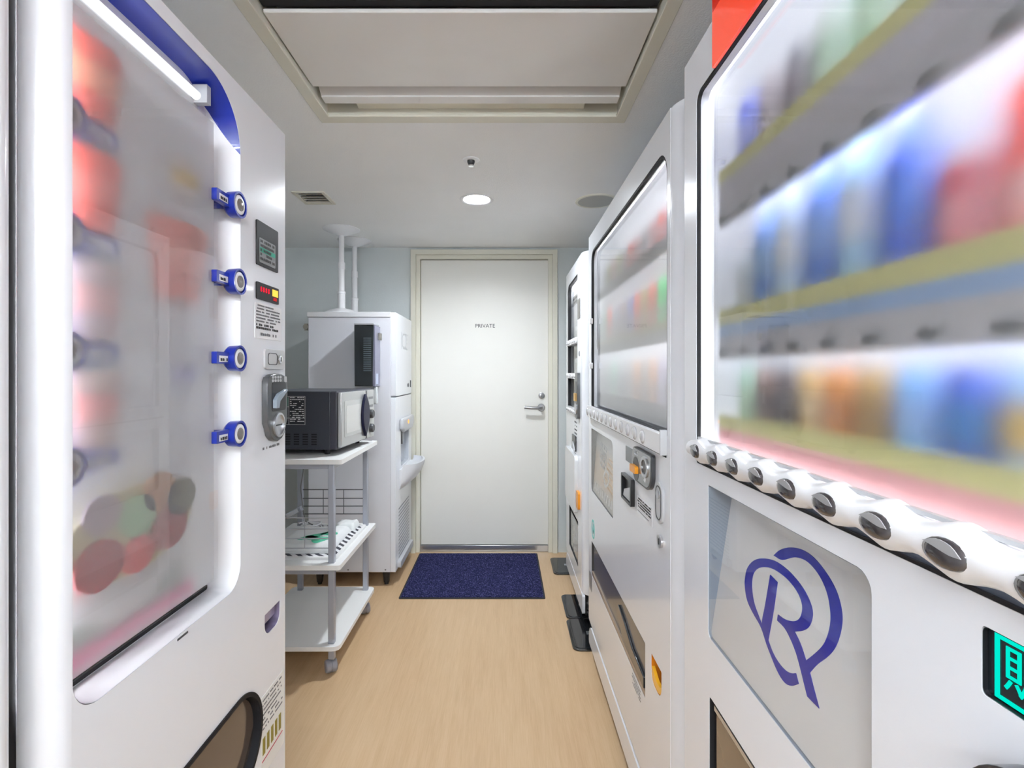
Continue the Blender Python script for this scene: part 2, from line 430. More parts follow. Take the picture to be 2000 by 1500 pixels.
s = thing('sprinkler_head', 'small round dark sprinkler head in the ceiling', 'sprinkler', (-.134, 2.065, ZC))
bm = nb(); lathe(bm, [(.034, 0), (.033, -.003), (.020, -.005)], c=(-.134, 2.065, ZC), n=28); obj('cover_ring', bm, PLW, s)
bm = nb(); lathe(bm, [(.016, -.004), (.015, -.012), (.011, -.02), (.004, -.026)], c=(-.134, 2.065, ZC), n=20); obj('head', bm, DGR, s)
bm = nb(); lathe(bm, [(.010, -.022), (.010, -.027)], c=(-.134, 2.065, ZC), n=16); obj('deflector', bm, CHR, s)
s = thing('ceiling_speaker', 'flat round grey speaker grille in the ceiling above the vending machines', 'speaker', (.46, 2.557, ZC))
bm = nb(); lathe(bm, [(.105, 0), (.104, -.005), (.092, -.006), (.092, 0)], c=(.46, 2.557, ZC), n=40, capb=False, capt=False); obj('rim', bm, CRM, s)
bm = nb(); lathe(bm, [(.092, -.001), (.092, -.004), (.03, -.005)], c=(.46, 2.557, ZC), n=40); obj('grille', bm, mat('speaker_mesh', (.45, .45, .42), .7, bump=.6, bscale=500), s)
s = thing('air_vent', 'small square slatted air vent in the ceiling', 'vent', ((VENT[0]+VENT[1])/2, (VENT[2]+VENT[3])/2, ZC))
bm = nb(); ext(bm, [rrect(*VENT, .004, 2), rrect(VENT[0]+.016, VENT[1]-.016, VENT[2]+.016, VENT[3]-.016)], lambda x, y: (x, y, ZC-.006), lambda x, y: (x, y, ZC)); obj('frame', bm, CRM, s)
bm = nb(); box(bm, VENT[0]+.01, VENT[1]-.01, VENT[2]+.01, VENT[3]-.01, ZC+.035, ZC+.04); obj('duct_back', bm, SHD, s)
for i in range(5):
    y = VENT[2]+.018+i*.033
    bm = nb(); Mt = Matrix.Translation(((VENT[0]+VENT[1])/2, y+.008, ZC+.006)) @ Matrix.Rotation(math.radians(32), 4, 'X')
    box(bm, -.0615, .0615, -.012, .012, -.001, .001, Mt); obj('slat', bm, CRM, s)

# air conditioner cassette
a = thing('ceiling_air_conditioner', 'recessed ceiling air conditioner with white panels and black filter grille', 'air conditioner', (-.107, 1.03, ZC))
bm = nb(); ext(bm, [[(AC[0]-.004, AC[2]-.004), (AC[1]+.004, AC[2]-.004), (AC[1]+.004, AC[3]+.004), (AC[0]-.004, AC[3]+.004)],
                    [(AC[0]+.033, AC[2]+.04), (AC[1]-.033, AC[2]+.04), (AC[1]-.033, AC[3]-.04), (AC[0]+.033, AC[3]-.04)]],
               lambda x, y: (x, y, ZC-.004), lambda x, y: (x, y, ZC+.006)); obj('trim_frame', bm, CRM, a, bevel=.002)
bm = nb(); ext(bm, [[(AC[0]+.004, AC[2]+.004), (AC[1]-.004, AC[2]+.004), (AC[1]-.004, AC[3]-.004), (AC[0]+.004, AC[3]-.004)],
                    [(AC[0]+.030, AC[2]+.036), (AC[1]-.030, AC[2]+.036), (AC[1]-.030, AC[3]-.036), (AC[0]+.030, AC[3]-.036)]],
               lambda x, y: (x, y, ZC+.007), lambda x, y: (x, y, ZC+.09)); obj('inner_sleeve', bm, CRM, a)
bm = nb(); box(bm, AC[0]+.004, AC[1]-.004, AC[2]+.004, AC[3]-.004, ZC+.10, ZC+.12); obj('casing', bm, mat('casing_grey', (.3, .29, .27), .6), a)
PX0, PX1 = -.586, .372
ACW = mat('panel_offwhite', (.77, .76, .74), .55, var=.02, vscale=6)
for y0, y1 in ((1.243, 1.566), (.494, .817)):
    bm = nb(); box(bm, PX0, PX1, y0, y1, ZC+.016, ZC+.026); obj('panel', bm, ACW, a, bevel=.002)
for ye, sg in ((1.566, 1), (.494, -1)):
    def band(bm, d0, d1, h0, h1, th, x0=-.578, x1=.364):
        q = [(ye+sg*d0, h0), (ye+sg*d1, h1), (ye+sg*d1, h1+th), (ye+sg*d0, h0+th)]
        return ext(bm, [q], lambda y, z: (x0, y, ZC+z), lambda y, z: (x1, y, ZC+z))
    lv = obj('louver', band(nb(), .050, .088, .012, .010, .006), ACW, a, bevel=.0015)
    obj('louver_back', band(nb(), .010, .049, .045, .016, .004), mat('louver_shade_grey', (.60, .59, .58), .6), lv)  # greyer tone paints in the shade on the recessed louver face
    obj('outlet_strip', band(nb(), .096, .146, .030, .024, .006, -.487, .265), CRM, a)
bm = nb(); box(bm, PX0, PX1, .83, 1.232, ZC+.06, ZC+.075); flt = obj('filter', bm, mat('filter_black', (.012, .012, .014), .5, bump=.9, bscale=260), a)
bm = nb(); ext(bm, [[(PX0, .818), (PX1, .818), (PX1, 1.2425), (PX0, 1.2425)], [(PX0+.075, .84), (PX1-.075, .84), (PX1-.075, 1.222), (PX0+.075, 1.222)]],
               lambda x, y: (x, y, ZC+.03), lambda x, y: (x, y, ZC+.058)); obj('grille_frame', bm, SHD, flt)
for i in range(7):
    x = -.107+(i-3)*.1365
    bm = nb(); box(bm, x-.009, x-.006, .84, 1.222, ZC+.036, ZC+.058); box(bm, x+.006, x+.009, .84, 1.222, ZC+.036, ZC+.058); obj('grille_rib', bm, BLK, flt)
for k in range(9):
    y = .87+k*.042
    bm = nb(); box(bm, PX0+.076, PX1-.076, y, y+.004, ZC+.044, ZC+.054); obj('grille_bar', bm, BLK, flt)

# ------------------------------------------------------------------ drink and cup builders
def prod_mat(col): return mat('print_%02x%02x%02x' % tuple(int(255*c) for c in col), col, .35, coat=.2)
BOT = [(.0, 0), (.026, 0), (.029, .004), (.029, .05), (.0275, .056), (.029, .062), (.029, .105), (.024, .125), (.0125, .142), (.0125, .150)]
def shape_mesh(kind):
    bm = nb()
    if kind == 'bottle': lathe(bm, BOT[1:], n=18)
    elif kind == 'can': lathe(bm, [(.022, 0), (.026, .004), (.0265, .008), (.0265, .092), (.0235, .1), (.0235, .104)], n=18)
    elif kind == 'tall_can': lathe(bm, [(.022, 0), (.026, .004), (.0265, .008), (.0265, .132), (.0235, .14), (.0235, .144)], n=18)
    elif kind == 'lid': lathe(bm, [(.0225, .1035), (.0225, .1055), (.018, .1050)], n=16)
    elif kind == 'tall_lid': lathe(bm, [(.0225, .1435), (.0225, .1455), (.018, .1450)], n=16)
    elif kind == 'cap': lathe(bm, [(.0145, .1485), (.0145, .163), (.013, .165)], n=14)
    elif kind == 'label': lathe(bm, [(.0296, .052), (.0296, .1)], n=18, capb=False, capt=False)
    elif kind == 'can_label': lathe(bm, [(.0269, .03), (.0269, .072)], n=18, capb=False, capt=False)
    fin(bm); me = bpy.data.meshes.new(kind); bm.to_mesh(me); bm.free(); me.shade_smooth(); me.set_sharp_from_angle(angle=.6)
    me.materials.append(PLW); return me
SM = {k: shape_mesh(k) for k in ('bottle', 'can', 'tall_can', 'lid', 'tall_lid', 'cap', 'label', 'can_label')}
def omat(o, m): o.material_slots[0].link = 'OBJECT'; o.material_slots[0].material = m
def neighbours(i, names):
    if names.count(names[i]) < 2: return ''
    names = [q.split()[-1] for q in names]
    if i == 0: return 'ending row by %s' % names[1]
    if i == len(names)-1: return 'ending row by %s' % names[-2]
    return 'between %s and %s' % (names[i-1], names[i+1])
def product(kind, x, y, z, col, lab, cname, where, grp, sc=1.0, near=''):
    nm = {'bottle': 'drink_bottle', 'can': 'drink_can', 'tall_can': 'drink_can'}[kind]
    o = bpy.data.objects.new(nm, SM[kind]); C.objects.link(o); o.location = (x, y, z); o.scale = (1, 1, sc); omat(o, prod_mat(col))
    word = {'bottle': 'plastic bottle', 'can': 'short drink can', 'tall_can': 'tall drink can'}[kind]
    if near: word = word.split()[-1]+' '+near
    tag(o, '%s %s %s' % (cname, word, where), 'bottle' if kind == 'bottle' else 'can', grp)
    ch = [('cap', SM['cap'], prod_mat((.8, .8, .82)) if lab[0] < .9 else PLW), ('label', SM['label'], prod_mat(lab))] if kind == 'bottle' else \
         [('can_lid', SM['lid' if kind == 'can' else 'tall_lid'], CHR), ('label', SM['can_label'], prod_mat(lab))]
    for n, me, m in ch:
        c = bpy.data.objects.new(n, me); C.objects.link(c); c.parent = o; omat(c, m)
    return o

FILM_STRONG = film_mat('frosted_film_clear', 1.0, .08, 1.4)
FILM_PALE = film_mat('frosted_film_pale', .8, .28, 1.28)
FILM_LEFT = film_mat('frosted_film_left', .9, .24, 1.3)
TUBE_E = emit_mat('display_and_fill_glow', (.95, .97, 1), CAVITY)
TUBE_2 = emit_mat('added_side_glow_wide', (.95, .97, 1), CAVITY*2)

# ------------------------------------------------------------------ noodle machine on the left side
FL = Face(-.548, 1)
NY0, NY1, NZ = .6485, 1.28, 1.83
m1 = thing('noodle_vending_machine', 'white cup noodle vending machine with blue ringed buttons and oval outlet', 'vending machine', (-.9, .95, 0))
win = rrect(.650, 1.064, .793, 1.803, (.045, .05, .115, .05), 18)
port = rrect(.735, 1.157, .352, .560, .1035, 14)
cup = rrect(1.171, 1.251, .629, .680, (.026, .026, .002, .002), 6)
ev = [(NY0, .03), (NY1, .03), (NY1, NZ), (NY0, NZ)]
bm = nb(); FL.plate(bm, [ev, win, port, cup], 0, -.02)
door1 = obj('door', bm, W, m1)
obj('door_edge', corner_strip(nb(), FL, NY0, -1, .036, .03, NZ, 12), W, m1, smooth=60)
bm = nb(); cabinet(bm, -1.32, -.592, NY0-.034, NY1-.002, .03, NZ-.003); obj('cabinet', bm, W, m1, bevel=.003)
bm = nb(); box(bm, -1.28, -.60, NY0, NY1-.03, 0, .0305); obj('base', bm, DGR, m1)
bm = nb(); box(bm, -.70, -.585, .598, .6135, .04, 1.82); obj('gap_shade', bm, SHD, m1)  # black strip paints in the shade between the two machines
# recess with a blue upper reveal
def flare(y, z): return (min(y, 1.034), z)
loop = win; bmA, bmB = nb(), nb()
n = len(loop)
def bt(p): return max(0, min(1, (p[1]-1.69)/.085))**.8
def rp(p, k):
    y, z = .857+(p[0]-.857)*.9965, 1.298+(p[1]-1.298)*.9985
    return Vector((FL.x-.0004-.0565*k, y+(min(y, 1.036)-y)*k, z))
for i in range(n):
    p, q = loop[i], loop[(i+1) % n]
    if max(p[0], q[0]) < .6505: continue
    tp, tq = bt(p), bt(q)
    if max(tp, tq) > 0: bmA.faces.new([bmA.verts.new(rp(*v)) for v in ((p, 0), (q, 0), (q, tq), (p, tp))])
    if min(tp, tq) < 1: bmB.faces.new([bmB.verts.new(rp(*v)) for v in ((p, tp), (q, tq), (q, 1), (p, 1))])
for b_ in (bmA, bmB): bmesh.ops.remove_doubles(b_, verts=b_.verts, dist=1e-5)
obj('upper_reveal', bmA, BLU, m1); obj('side_reveal', bmB, W2, m1)
bm = nb(); FL.plate(bm, [rrect(.618, 1.037, .79, 1.805, .02, 3)], -.056, -.06); obj('display_back', bm, W2, m1)
bm = nb(); FL.plate(bm, [rrect(.652, 1.036, .7975, .8055)], -.053, -.0558); obj('lower_gap', bm, SHD, m1)
bm = nb(); tube(bm, [(-.592, .63, 1.768), (-.592, .985, 1.768)], .0085, 14); tb = obj('lamp_tube', bm, emit_mat('tube_glow', (.97, .98, 1), .8), m1)
bm = nb(); tube(bm, [(-.582, .634, .83), (-.582, .634, 1.74)], .010, 10); obj('added_side_lamp', bm, emit_mat('added_side_glow', (.95, .97, 1), 58), m1)  # added tube hidden behind the door frame, brightens the display
bm = nb(); box(bm, -.600, -.572, .985, .998, 1.755, 1.79); obj('lamp_holder', bm, LGR, tb)
bm = nb(); box(bm, -.6035, -.598, .63, 1.0, 1.735, 1.76); obj('lamp_reflector', bm, LGR, tb)
obj('window_glass', FL.plate(nb(), [rrect(.651, .99, .838, 1.716)], -.0052, -.0062), GLS, m1)
FL.sheet('frosted_film', .650, .985, .838, 1.715, -.011, FILM_LEFT, m1)
# display cups and the large bowl behind the film
def half_cup(name, y, z, r, h, col, band, top, parent=m1):
    bm = nb(); lathe(bm, [(r*.74, 0), (r, h*.9), (r*1.05, h*.92), (r*1.05, h)], c=(-.6035, y, z), n=14, a0=-PI/2, a1=PI/2, sx=.55); o = obj(name, bm, prod_mat(col), parent)
    bm = nb(); lathe(bm, [(r*.84, h*.35), (r*.96, h*.72)], c=(-.6028, y, z), n=14, a0=-PI/2, a1=PI/2, sx=.58, sy=1.02, capb=False, capt=False); obj('cup_band', bm, prod_mat(band), o)
    bm = nb(); lathe(bm, [(r*1.06, h), (r*1.02, h+.006)], c=(-.6035, y, z), n=14, a0=-PI/2, a1=PI/2, sx=.56); obj('cup_lid', bm, prod_mat(top), o)
RZ = (1.576, 1.42, 1.264, 1.111)
ROWC = [((.85, .12, .08), (.95, .35, .2), (.6, .1, .1)), ((.85, .12, .08), (.9, .2, .15), (.85, .15, .1)), ((.75, .6, .6), (.8, .45, .42), (.75, .7, .7)), ((.75, .55, .5), (.8, .35, .32), (.8, .7, .65))]
for z, c in zip(RZ, ROWC): half_cup('display_cup', .735, z+.018, .05, .105, *c)
half_cup('display_cup', .945, 1.55, .04, .07, (.78, .72, .68), (.72, .5, .1), (.8, .75, .7))
half_cup('display_cup', .925, 1.365, .075, .13, (.85, .22, .16), (.9, .32, .25), (.85, .3, .22))
half_cup('display_cup', .945, 1.20, .035, .06, (.7, .7, .78), (.45, .45, .75), (.8, .8, .82))
# bowl picture in relief
bm = nb(); lathe(bm, [(.06, 0), (.11, .035), (.135, .085), (.142, .12)], c=(-.6035, .795, .862), n=20, a0=-PI/2, a1=PI/2, sx=.22); bw = obj('display_bowl', bm, prod_mat((.72, .72, .75)), m1)
bm = nb(); FL.plate(bm, [ell(.795, .995, .135, .068, 28)], -.0225, -.026); obj('noodles', bm, prod_mat((.72, .62, .35)), bw)
for y, z, r, c in ((.715, .965, .045, (.42, .02, .03)), (.79, .955, .035, (.8, .1, .1)), (.865, .975, .045, (.4, .06, .06)), (.895, 1.02, .04, (.14, .14, .06)), (.79, 1.015, .04, (.4, .62, .35)), (.72, 1.035, .035, (.5, .38, .42)), (.84, 1.04, .04, (.5, .24, .1))):
    FL.part('topping', ell(y, z, r, r*.8, 14), -.017, -.022, prod_mat(c), bw)
FL.part('price_strip', rrect(.65, .96, .828, .846), -.045, -.055, prod_mat((.85, .2, .4)), m1)
FL.part('shade_strip', rrect(.65, .93, .858, .885), -.045, -.055, prod_mat((.45, .5, .48)), m1)
# ringed buttons, four at the far side, four at the near side
def ringed(y, z, o0, arm):
    Mx = Matrix.Translation(FL.p(y, z, o0)) @ Matrix.Rotation(PI/2, 4, 'Y')
    bm = nb(); lathe(bm, [(.020, -.012), (.0255, -.006), (.0265, .010), (.0265, .014), (.0225, .014), (.0225, .009)], M=Mx, n=30, capt=True)
    FL.plate(bm, [rrect(arm[0], arm[1], z-.0115, z+.0115, .002, 2)], o0-.006, o0+.004)
    b = obj('button_housing', bm, BLU, m1)
    bm = nb(); lathe(bm, [(.0195, .009), (.0195, .0125), (.0165, .014), (.0125, .0135), (.0125, .009)], M=Mx, n=28); obj('button_ring', bm, PLW, b)
    bm = nb(); lathe(bm, [(.0122, .010), (.0122, .0142), (.009, .0152)], M=Mx, n=22); obj('button_face', bm, mat('button_grey_clear', (.16, .14, .13), .15, coat=.6), b)
    ya, yb = sorted(arm)
    obj('price_card', FL.plate(nb(), [rrect(ya+.009, yb-.012, z-.008, z+.004)], o0+.004, o0+.0048), PLW, b)
    FL.print_lines('price_print', ya+.011, yb-.014, z-.0075, z+.001, 1, TXT, b, o=o0+.0056, fill=.7, seed=int(z*1000))
for z in RZ:
    ringed(1.041, z, -.002, (.972, 1.022)); ringed(.672, z, -.038, (.690, .765))
    bm = nb(); tube(bm, [FL.p(1.041, z, -.02), FL.p(1.041, z, -.045)], .008, 10); obj('button_stem', bm, BLU, m1)
# control column
def scr(name, y0, y1, z0, z1, m, o, parent, r=.003): return FL.part(name, rrect(y0, y1, z0, z1, r, 3), o-.004, o, m, parent)
du = scr('bill_display', 1.128, 1.234, 1.475, 1.574, mat('display_charcoal', (.022, .022, .024), .5, spec=.25), .003, m1)
sc_ = scr('display_screen', 1.139, 1.218, 1.482, 1.537, mat('screen_grey', (.30, .31, .32), .3), .0036, du)
scr('green_band', 1.141, 1.216, 1.506, 1.516, mat('screen_green', (.02, .40, .26), .3), .0042, du)
FL.print_lines('screen_print', 1.141, 1.215, 1.486, 1.535, 5, TXT, du, o=.005, fill=.6, seed=4)
led = scr('price_display', 1.128, 1.238, 1.399, 1.437, mat('display_charcoal', (0, 0, 0)), .003, m1)
FL.tx('red_digits', '8 8 8 8', .0165, 1.166, 1.422, .0034, emit_mat('led_red', (.9, .02, .05), .9), led, sx=.95)
scr('amber_lamp', 1.203, 1.232, 1.415, 1.431, emit_mat('led_amber', (1, .55, .08), 1.1), .0036, led, .001)
FL.tx('red_word', '売切', .009, 1.216, 1.408, .0034, emit_mat('led_red_dim', (1, .05, .05), .5), led)
no = scr('notice_sheet', 1.123, 1.256, 1.312, 1.391, PLW, .0012, m1, .001)
FL.print_lines('notice_print', 1.128, 1.248, 1.347, 1.389, 6, TXG, no, o=.0018, fill=.5, seed=11)
FL.print_lines('notice_bold', 1.128, 1.250, 1.332, 1.346, 2, TXT, no, o=.0018, fill=.75, seed=12)
FL.print_lines('notice_digits', 1.130, 1.248, 1.315, 1.329, 1, TXG, no, o=.0018, fill=.45, seed=13)
lo = FL.part('lock_plate', rrect(1.163, 1.266, 1.243, 1.290, .010, 5), 0, .005, mat('pearl_grey', (.62, .62, .63), .3, metal=.3), m1, bevel=.0015)
FL.part('lock_lever', [rrect(1.176, 1.225, 1.253, 1.281, .009, 5), rrect(1.1775, 1.2235, 1.2545, 1.2795, .008, 5)], .005, .0058, DGR, lo)
bm = nb(); lathe(bm, [(.010, 0), (.010, .004), (.007, .005)], M=Matrix.Translation(FL.p(1.236, 1.267, .005)) @ Matrix.Rotation(PI/2, 4, 'Y'), n=20); obj('key_cylinder', bm, CHR, lo)
FL.part('key_slot', rrect(1.2345, 1.2375, 1.262, 1.272), .0098, .0104, BLK, lo)
body = [(1.156, 1.12)]+[(1.156, 1.215), (1.163, 1.225), (1.18, 1.231), (1.205, 1.233), (1.232, 1.231), (1.254, 1.225), (1.262, 1.215), (1.262, 1.12), (1.254, 1.108), (1.246, 1.09), (1.230, 1.078), (1.208, 1.073), (1.188, 1.078), (1.172, 1.09), (1.164, 1.108)]
co = FL.part('coin_unit', body, 0, .014, mat('gunmetal', (.13, .135, .14), .3, metal=.5), m1, bevel=.002)
FL.part('bill_recess', rrect(1.176, 1.25, 1.145, 1.213, .008), .0141, .0148, BLK, co)
bm = nb(); FL.plate(bm, [[(1.178, 1.153), (1.195, 1.152), (1.200, 1.168), (1.243, 1.192), (1.238, 1.196), (1.196, 1.186), (1.178, 1.172)]], .0149, .024); obj('return_lever', bm, mat('blue_grey_clear', (.32, .38, .45), .15, coat=.5), co, bevel=.0015)
bm = nb(); lathe(bm, [(.029, 0), (.029, .004), (.024, .005), (.024, .001)], M=Matrix.Translation(FL.p(1.210, 1.112, .0142)) @ Matrix.Rotation(PI/2, 4, 'Y'), n=26); obj('coin_dial', bm, SIL, co)
FL.part('coin_slot', rrect(1.192, 1.226, 1.1105, 1.1135), .0158, .0166, BLK, co)
for r_ in range(2):
    for c_ in range(4): FL.part('coin_mark', ell(1.181+c_*.0135, 1.2245-r_*.008, .0055, .0034, 12), .0141, .0146, LGR, co)
FL.part('status_label', rrect(1.242, 1.256, 1.212, 1.226), .0141, .0146, LGR, co)
FL.print_lines('coin_caption', 1.160, 1.255, 1.058, 1.066, 1, TXG, m1, o=.0008, fill=.7, seed=5)
# coin return cup
FL.liner('return_pocket', cup, -.001, .03, mat('purple_smoke', (.20, .17, .27), .2, coat=.4), m1)
FL.part('return_flap', rrect(1.174, 1.248, .648, .679), -.012, -.014, mat('purple_clear', (.33, .28, .42), .12, coat=.5), m1)
# outlet
FL.part('outlet_rim', [rrect(.735, 1.157, .352, .560, .1035, 14), rrect(.744, 1.148, .361, .551, .0945, 14)], .003, -.03, mat('rim_black', (.012, .012, .014), .6, spec=.2), m1)
FL.liner('outlet_recess', rrect(.744, 1.148, .361, .551, .0945, 14), -.02, .05, SHD, m1)
FL.part('outlet_flap', rrect(.79, 1.146, .363, .545, .09, 14), -.014, -.018, SMK, m1)
# caution sticker
st = FL.part('caution_sticker', rrect(1.153, 1.272, .318, .500, .004, 3), 0, .0006, mat('sticker_white', (.84, .84, .82), .4), m1)
FL.print_lines('caution_print', 1.160, 1.262, .42, .495, 7, TXG, st, o=.0012, fill=.35, seed=8)
for i in range(5):
    y = 1.160+i*.0205
    FL.part('olive_bar', [(y, .366), (y+.012, .366), (y+.012, .404), (y, .404)], .0006, .0012, mat('olive', (.27, .22, .03), .5), st)
FL.part('red_line', rrect(1.157, 1.262, .352, .3545), .0006, .0012, mat('red_print', (.5, .05, .1), .5), st)
FL.part('finger_notch', rrect(.858, .886, .785, .7885), 0, .0008, DGR, m1)

# neighbour machine of which only the rounded door edge shows
m0 = thing('white_vending_machine', 'plain white vending machine edge beside the cup noodle machine', 'vending machine', (-.9, .1, 0))
FN = Face(-.546, 1)
bm = nb(); FN.plate(bm, [[(-.35, .03), (.556, .03), (.556, NZ), (-.35, NZ)], rrect(-.28, .49, .95, 1.74, .04), rrect(-.2, .40, .35, .52, .03)], 0, -.02); obj('door', bm, W, m0)
obj('door_edge', corner_strip(nb(), FN, .556, 1, .020, .03, NZ, 12), W, m0, smooth=60)
bm = nb(); cabinet(bm, -1.32, -.570, -.35, .574, .03, NZ-.003); obj('cabinet', bm, W, m0)
bm = nb(); box(bm, -1.28, -.60, -.3, .56, 0, .0305); obj('base', bm, DGR, m0)
FN.liner('display_recess', rrect(-.28, .49, .95, 1.74, .04), -.001, .1, W2, m0)
FN.part('window_glass', rrect(-.28, .49, .95, 1.74, .04), -.01, -.012, GLS, m0)
FN.liner('outlet_recess', rrect(-.2, .40, .35, .52, .03), -.001, .08, SHD, m0)
FN.part('outlet_flap', rrect(-.2, .40, .37, .52, .02), -.01, -.014, SMK, m0)

# ------------------------------------------------------------------ drink machines on the right side
def wavy_rail(face, y0, y1, ys, z, h, bulge, o1, name, parent, m):
    """button rail swelling round every button"""
    def prof(y): return h/2+bulge*max(math.exp(-((y-q)/.022)**2) for q in ys)
    N = int((y1-y0)/.006); bm = nb(); K = 8; rows = []
    for i in range(N+1):
        y = y0+(y1-y0)*i/N; hh = prof(y); row = []
        for k in range(K+1):
            t = -PI/2+PI*k/K; row.append(bm.verts.new(face.p(y, z+hh*math.sin(t), o1*math.cos(t)**.6 if math.cos(t) > 1e-6 else 0)))
        rows.append(row)
    for a_, b_ in zip(rows, rows[1:]):
        for k in range(K): bm.faces.new([a_[k], b_[k], b_[k+1], a_[k+1]])
        bm.faces.new([a_[K], b_[K], b_[0], a_[0]])
    bm.faces.new(rows[0]); bm.faces.new(rows[-1][::-1])
    return obj(name, bm, m, parent, smooth=50)
BTN = mat('smoked_button', (.045, .04, .043), .12, coat=.7)
def oval_button(face, y, z, ry, rz, o, parent, m=BTN, src=None):
    bm = nb(); n = 20
    rings = []
    for q, oo in ((1, -.004), (1, .001), (.92, .0035), (.6, .0055)):
        rings.append([bm.verts.new(face.p(y+ry*q*math.cos(2*PI*i/n), z+rz*q*math.sin(2*PI*i/n), o+oo)) for i in range(n)])
    for a_, b_ in zip(rings, rings[1:]):
        for i in range(n): bm.faces.new([a_[i], a_[(i+1) % n], b_[(i+1) % n], b_[i]])
    bm.faces.new(rings[-1]); bm.faces.new(rings[0][::-1])
    return obj('button', bm, m, parent, smooth=60)

# ---- nearest machine with the red header
F1 = Face(.353, -1)
A0, A1 = .02, 1.003
d1 = thing('drink_vending_machine', 'white drink vending machine with a red header and blue letter emblem', 'vending machine', (.72, .5, 0))
win1 = rrect(.06, .941, 1.070, 1.747, (.005, .004, .02, .02), 4)
emb = rrect(.492, .887, .779, 1.041, (.02, .012, .004, .02), 5)
prt1 = rrect(.30, .882, .46, .679, .006, 3)
scrn = rrect(.235, .379, .998, 1.049, .004, 3)
bm = nb(); F1.plate(bm, [[(A0, .10), (A1, .10), (A1, 1.832), (A0, 1.832)], win1, emb, prt1, scrn], 0, -.022)
obj('door', bm, W, d1)
bm = nb(); cabinet(bm, .376, 1.10, A0+.002, A1-.004, .08, 1.829); obj('cabinet', bm, W, d1, bevel=.004)
for yy in (.10, .92):
    for xx in (.43, 1.0):
        bm = nb(); lathe(bm, [(.03, 0), (.03, .012), (.014, .02), (.014, .09)], c=(xx, yy, 0), n=16); obj('foot', bm, SIL, d1)
bm = nb(); F1.plate(bm, [rrect(A0+.01, A1-.01, .03, .095)], -.02, -.03); obj('kick_plate', bm, W, d1)
# header
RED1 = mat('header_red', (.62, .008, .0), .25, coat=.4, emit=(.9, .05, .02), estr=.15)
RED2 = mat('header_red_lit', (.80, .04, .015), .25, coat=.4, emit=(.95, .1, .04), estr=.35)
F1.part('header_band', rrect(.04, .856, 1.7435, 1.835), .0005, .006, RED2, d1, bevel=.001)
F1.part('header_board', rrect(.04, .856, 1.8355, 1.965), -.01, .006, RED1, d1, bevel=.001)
# window cavity
F1.liner('display_recess', rrect(.030, .946, 1.066, 1.80), -.0225, .14, W2, d1)
F1.part('window_gasket', [win1, rrect(.064, .9375, 1.073, 1.7435, .018, 4)], -.0008, -.007, SHD, d1)
obj('window_glass', F1.plate(nb(), [rrect(.066, .938, 1.074, 1.744)], -.0175, -.0195), GLS, d1)
F1.sheet('frosted_film', .068, .915, 1.112, 1.740, -.022, FILM_STRONG, d1)
bm = nb(); tube(bm, [(.386, .07, 1.775), (.386, .93, 1.775)], .006, 10); obj('display_lamp', bm, emit_mat('display_lamp_soft', (.95, .97, 1), 18), d1)
bm = nb(); tube(bm, [(.388, .07, 1.0875), (.388, .93, 1.0875)], .006, 10); obj('display_lamp', bm, emit_mat('added_low_glow', (.95, .97, 1), 24), d1)  # low tube added out of sight behind the rail to brighten the bottom row
for zz in (1.286, 1.515):
    bm = nb(); tube(bm, [(.4005, .11, zz), (.4005, .905, zz)], .0045, 8); obj('added_shelf_lamp', bm, emit_mat('added_shelf_glow', (.95, .97, 1), 26), d1)  # tubes added behind the price strips to light the rows below
bm = nb(); tube(bm, [(.388, .043, 1.10), (.388, .043, 1.74)], .008, 10); obj('added_side_lamp', bm, TUBE_E, d1)  # added hidden tube, fills the cavity from its near side
def shelf(face, parent, y0, y1, z, strips, ys):
    """shelf board with a front lip, price strips and buttons"""
    bm = nb(); face.plate(bm, [rrect(y0, y1, z-.006, z)], -.04, -.155); sh = obj('shelf', bm, W2, parent)
    for nm, z0, z1, m in strips: face.part(nm, rrect(y0, y1, z0, z1), -.034, -.0395, m, sh)
    for y in ys: oval_button(face, y, strips[-1][1]+.012, .017, .0085, -.0325, sh, mat('button_mid_grey', (.2, .2, .21), .3))
YS1 = [.891, .817, .746, .675, .602, .531, .458, .386, .313, .24]
YEL = prod_mat((.88, .84, .32)); PNK = prod_mat((.90, .42, .42)); SKY = prod_mat((.38, .58, .94)); GRYS = prod_mat((.64, .62, .67))
shelf(F1, d1, .10, .912, 1.582, [('yellow_strip', 1.568, 1.592, YEL), ('white_strip', 1.535, 1.568, prod_mat((.75, .72, .8))), ('grey_strip', 1.49, 1.535, GRYS)], YS1)
shelf(F1, d1, .10, .912, 1.322, [('yellow_strip', 1.318, 1.345, YEL), ('sky_strip', 1.298, 1.318, SKY), ('grey_strip', 1.258, 1.298, prod_mat((.76, .74, .77)))], YS1)
shelf(F1, d1, .10, .912, 1.142, [('yellow_strip', 1.138, 1.162, YEL), ('pink_strip', 1.105, 1.138, PNK)], [])
G1 = 'drinks displayed in the machine with the red header'
def row1(lst, x, z, rowname):
    for i, (y, kind, col, lab, cn, sc) in enumerate(lst):
        product(kind, x, y-.028, z, col, lab, cn, 'on the %s shelf of the red headed machine' % rowname, G1+', %s shelf' % rowname, sc, neighbours(i, [q[4] for q in lst]))
WHT = (.82, .82, .84)
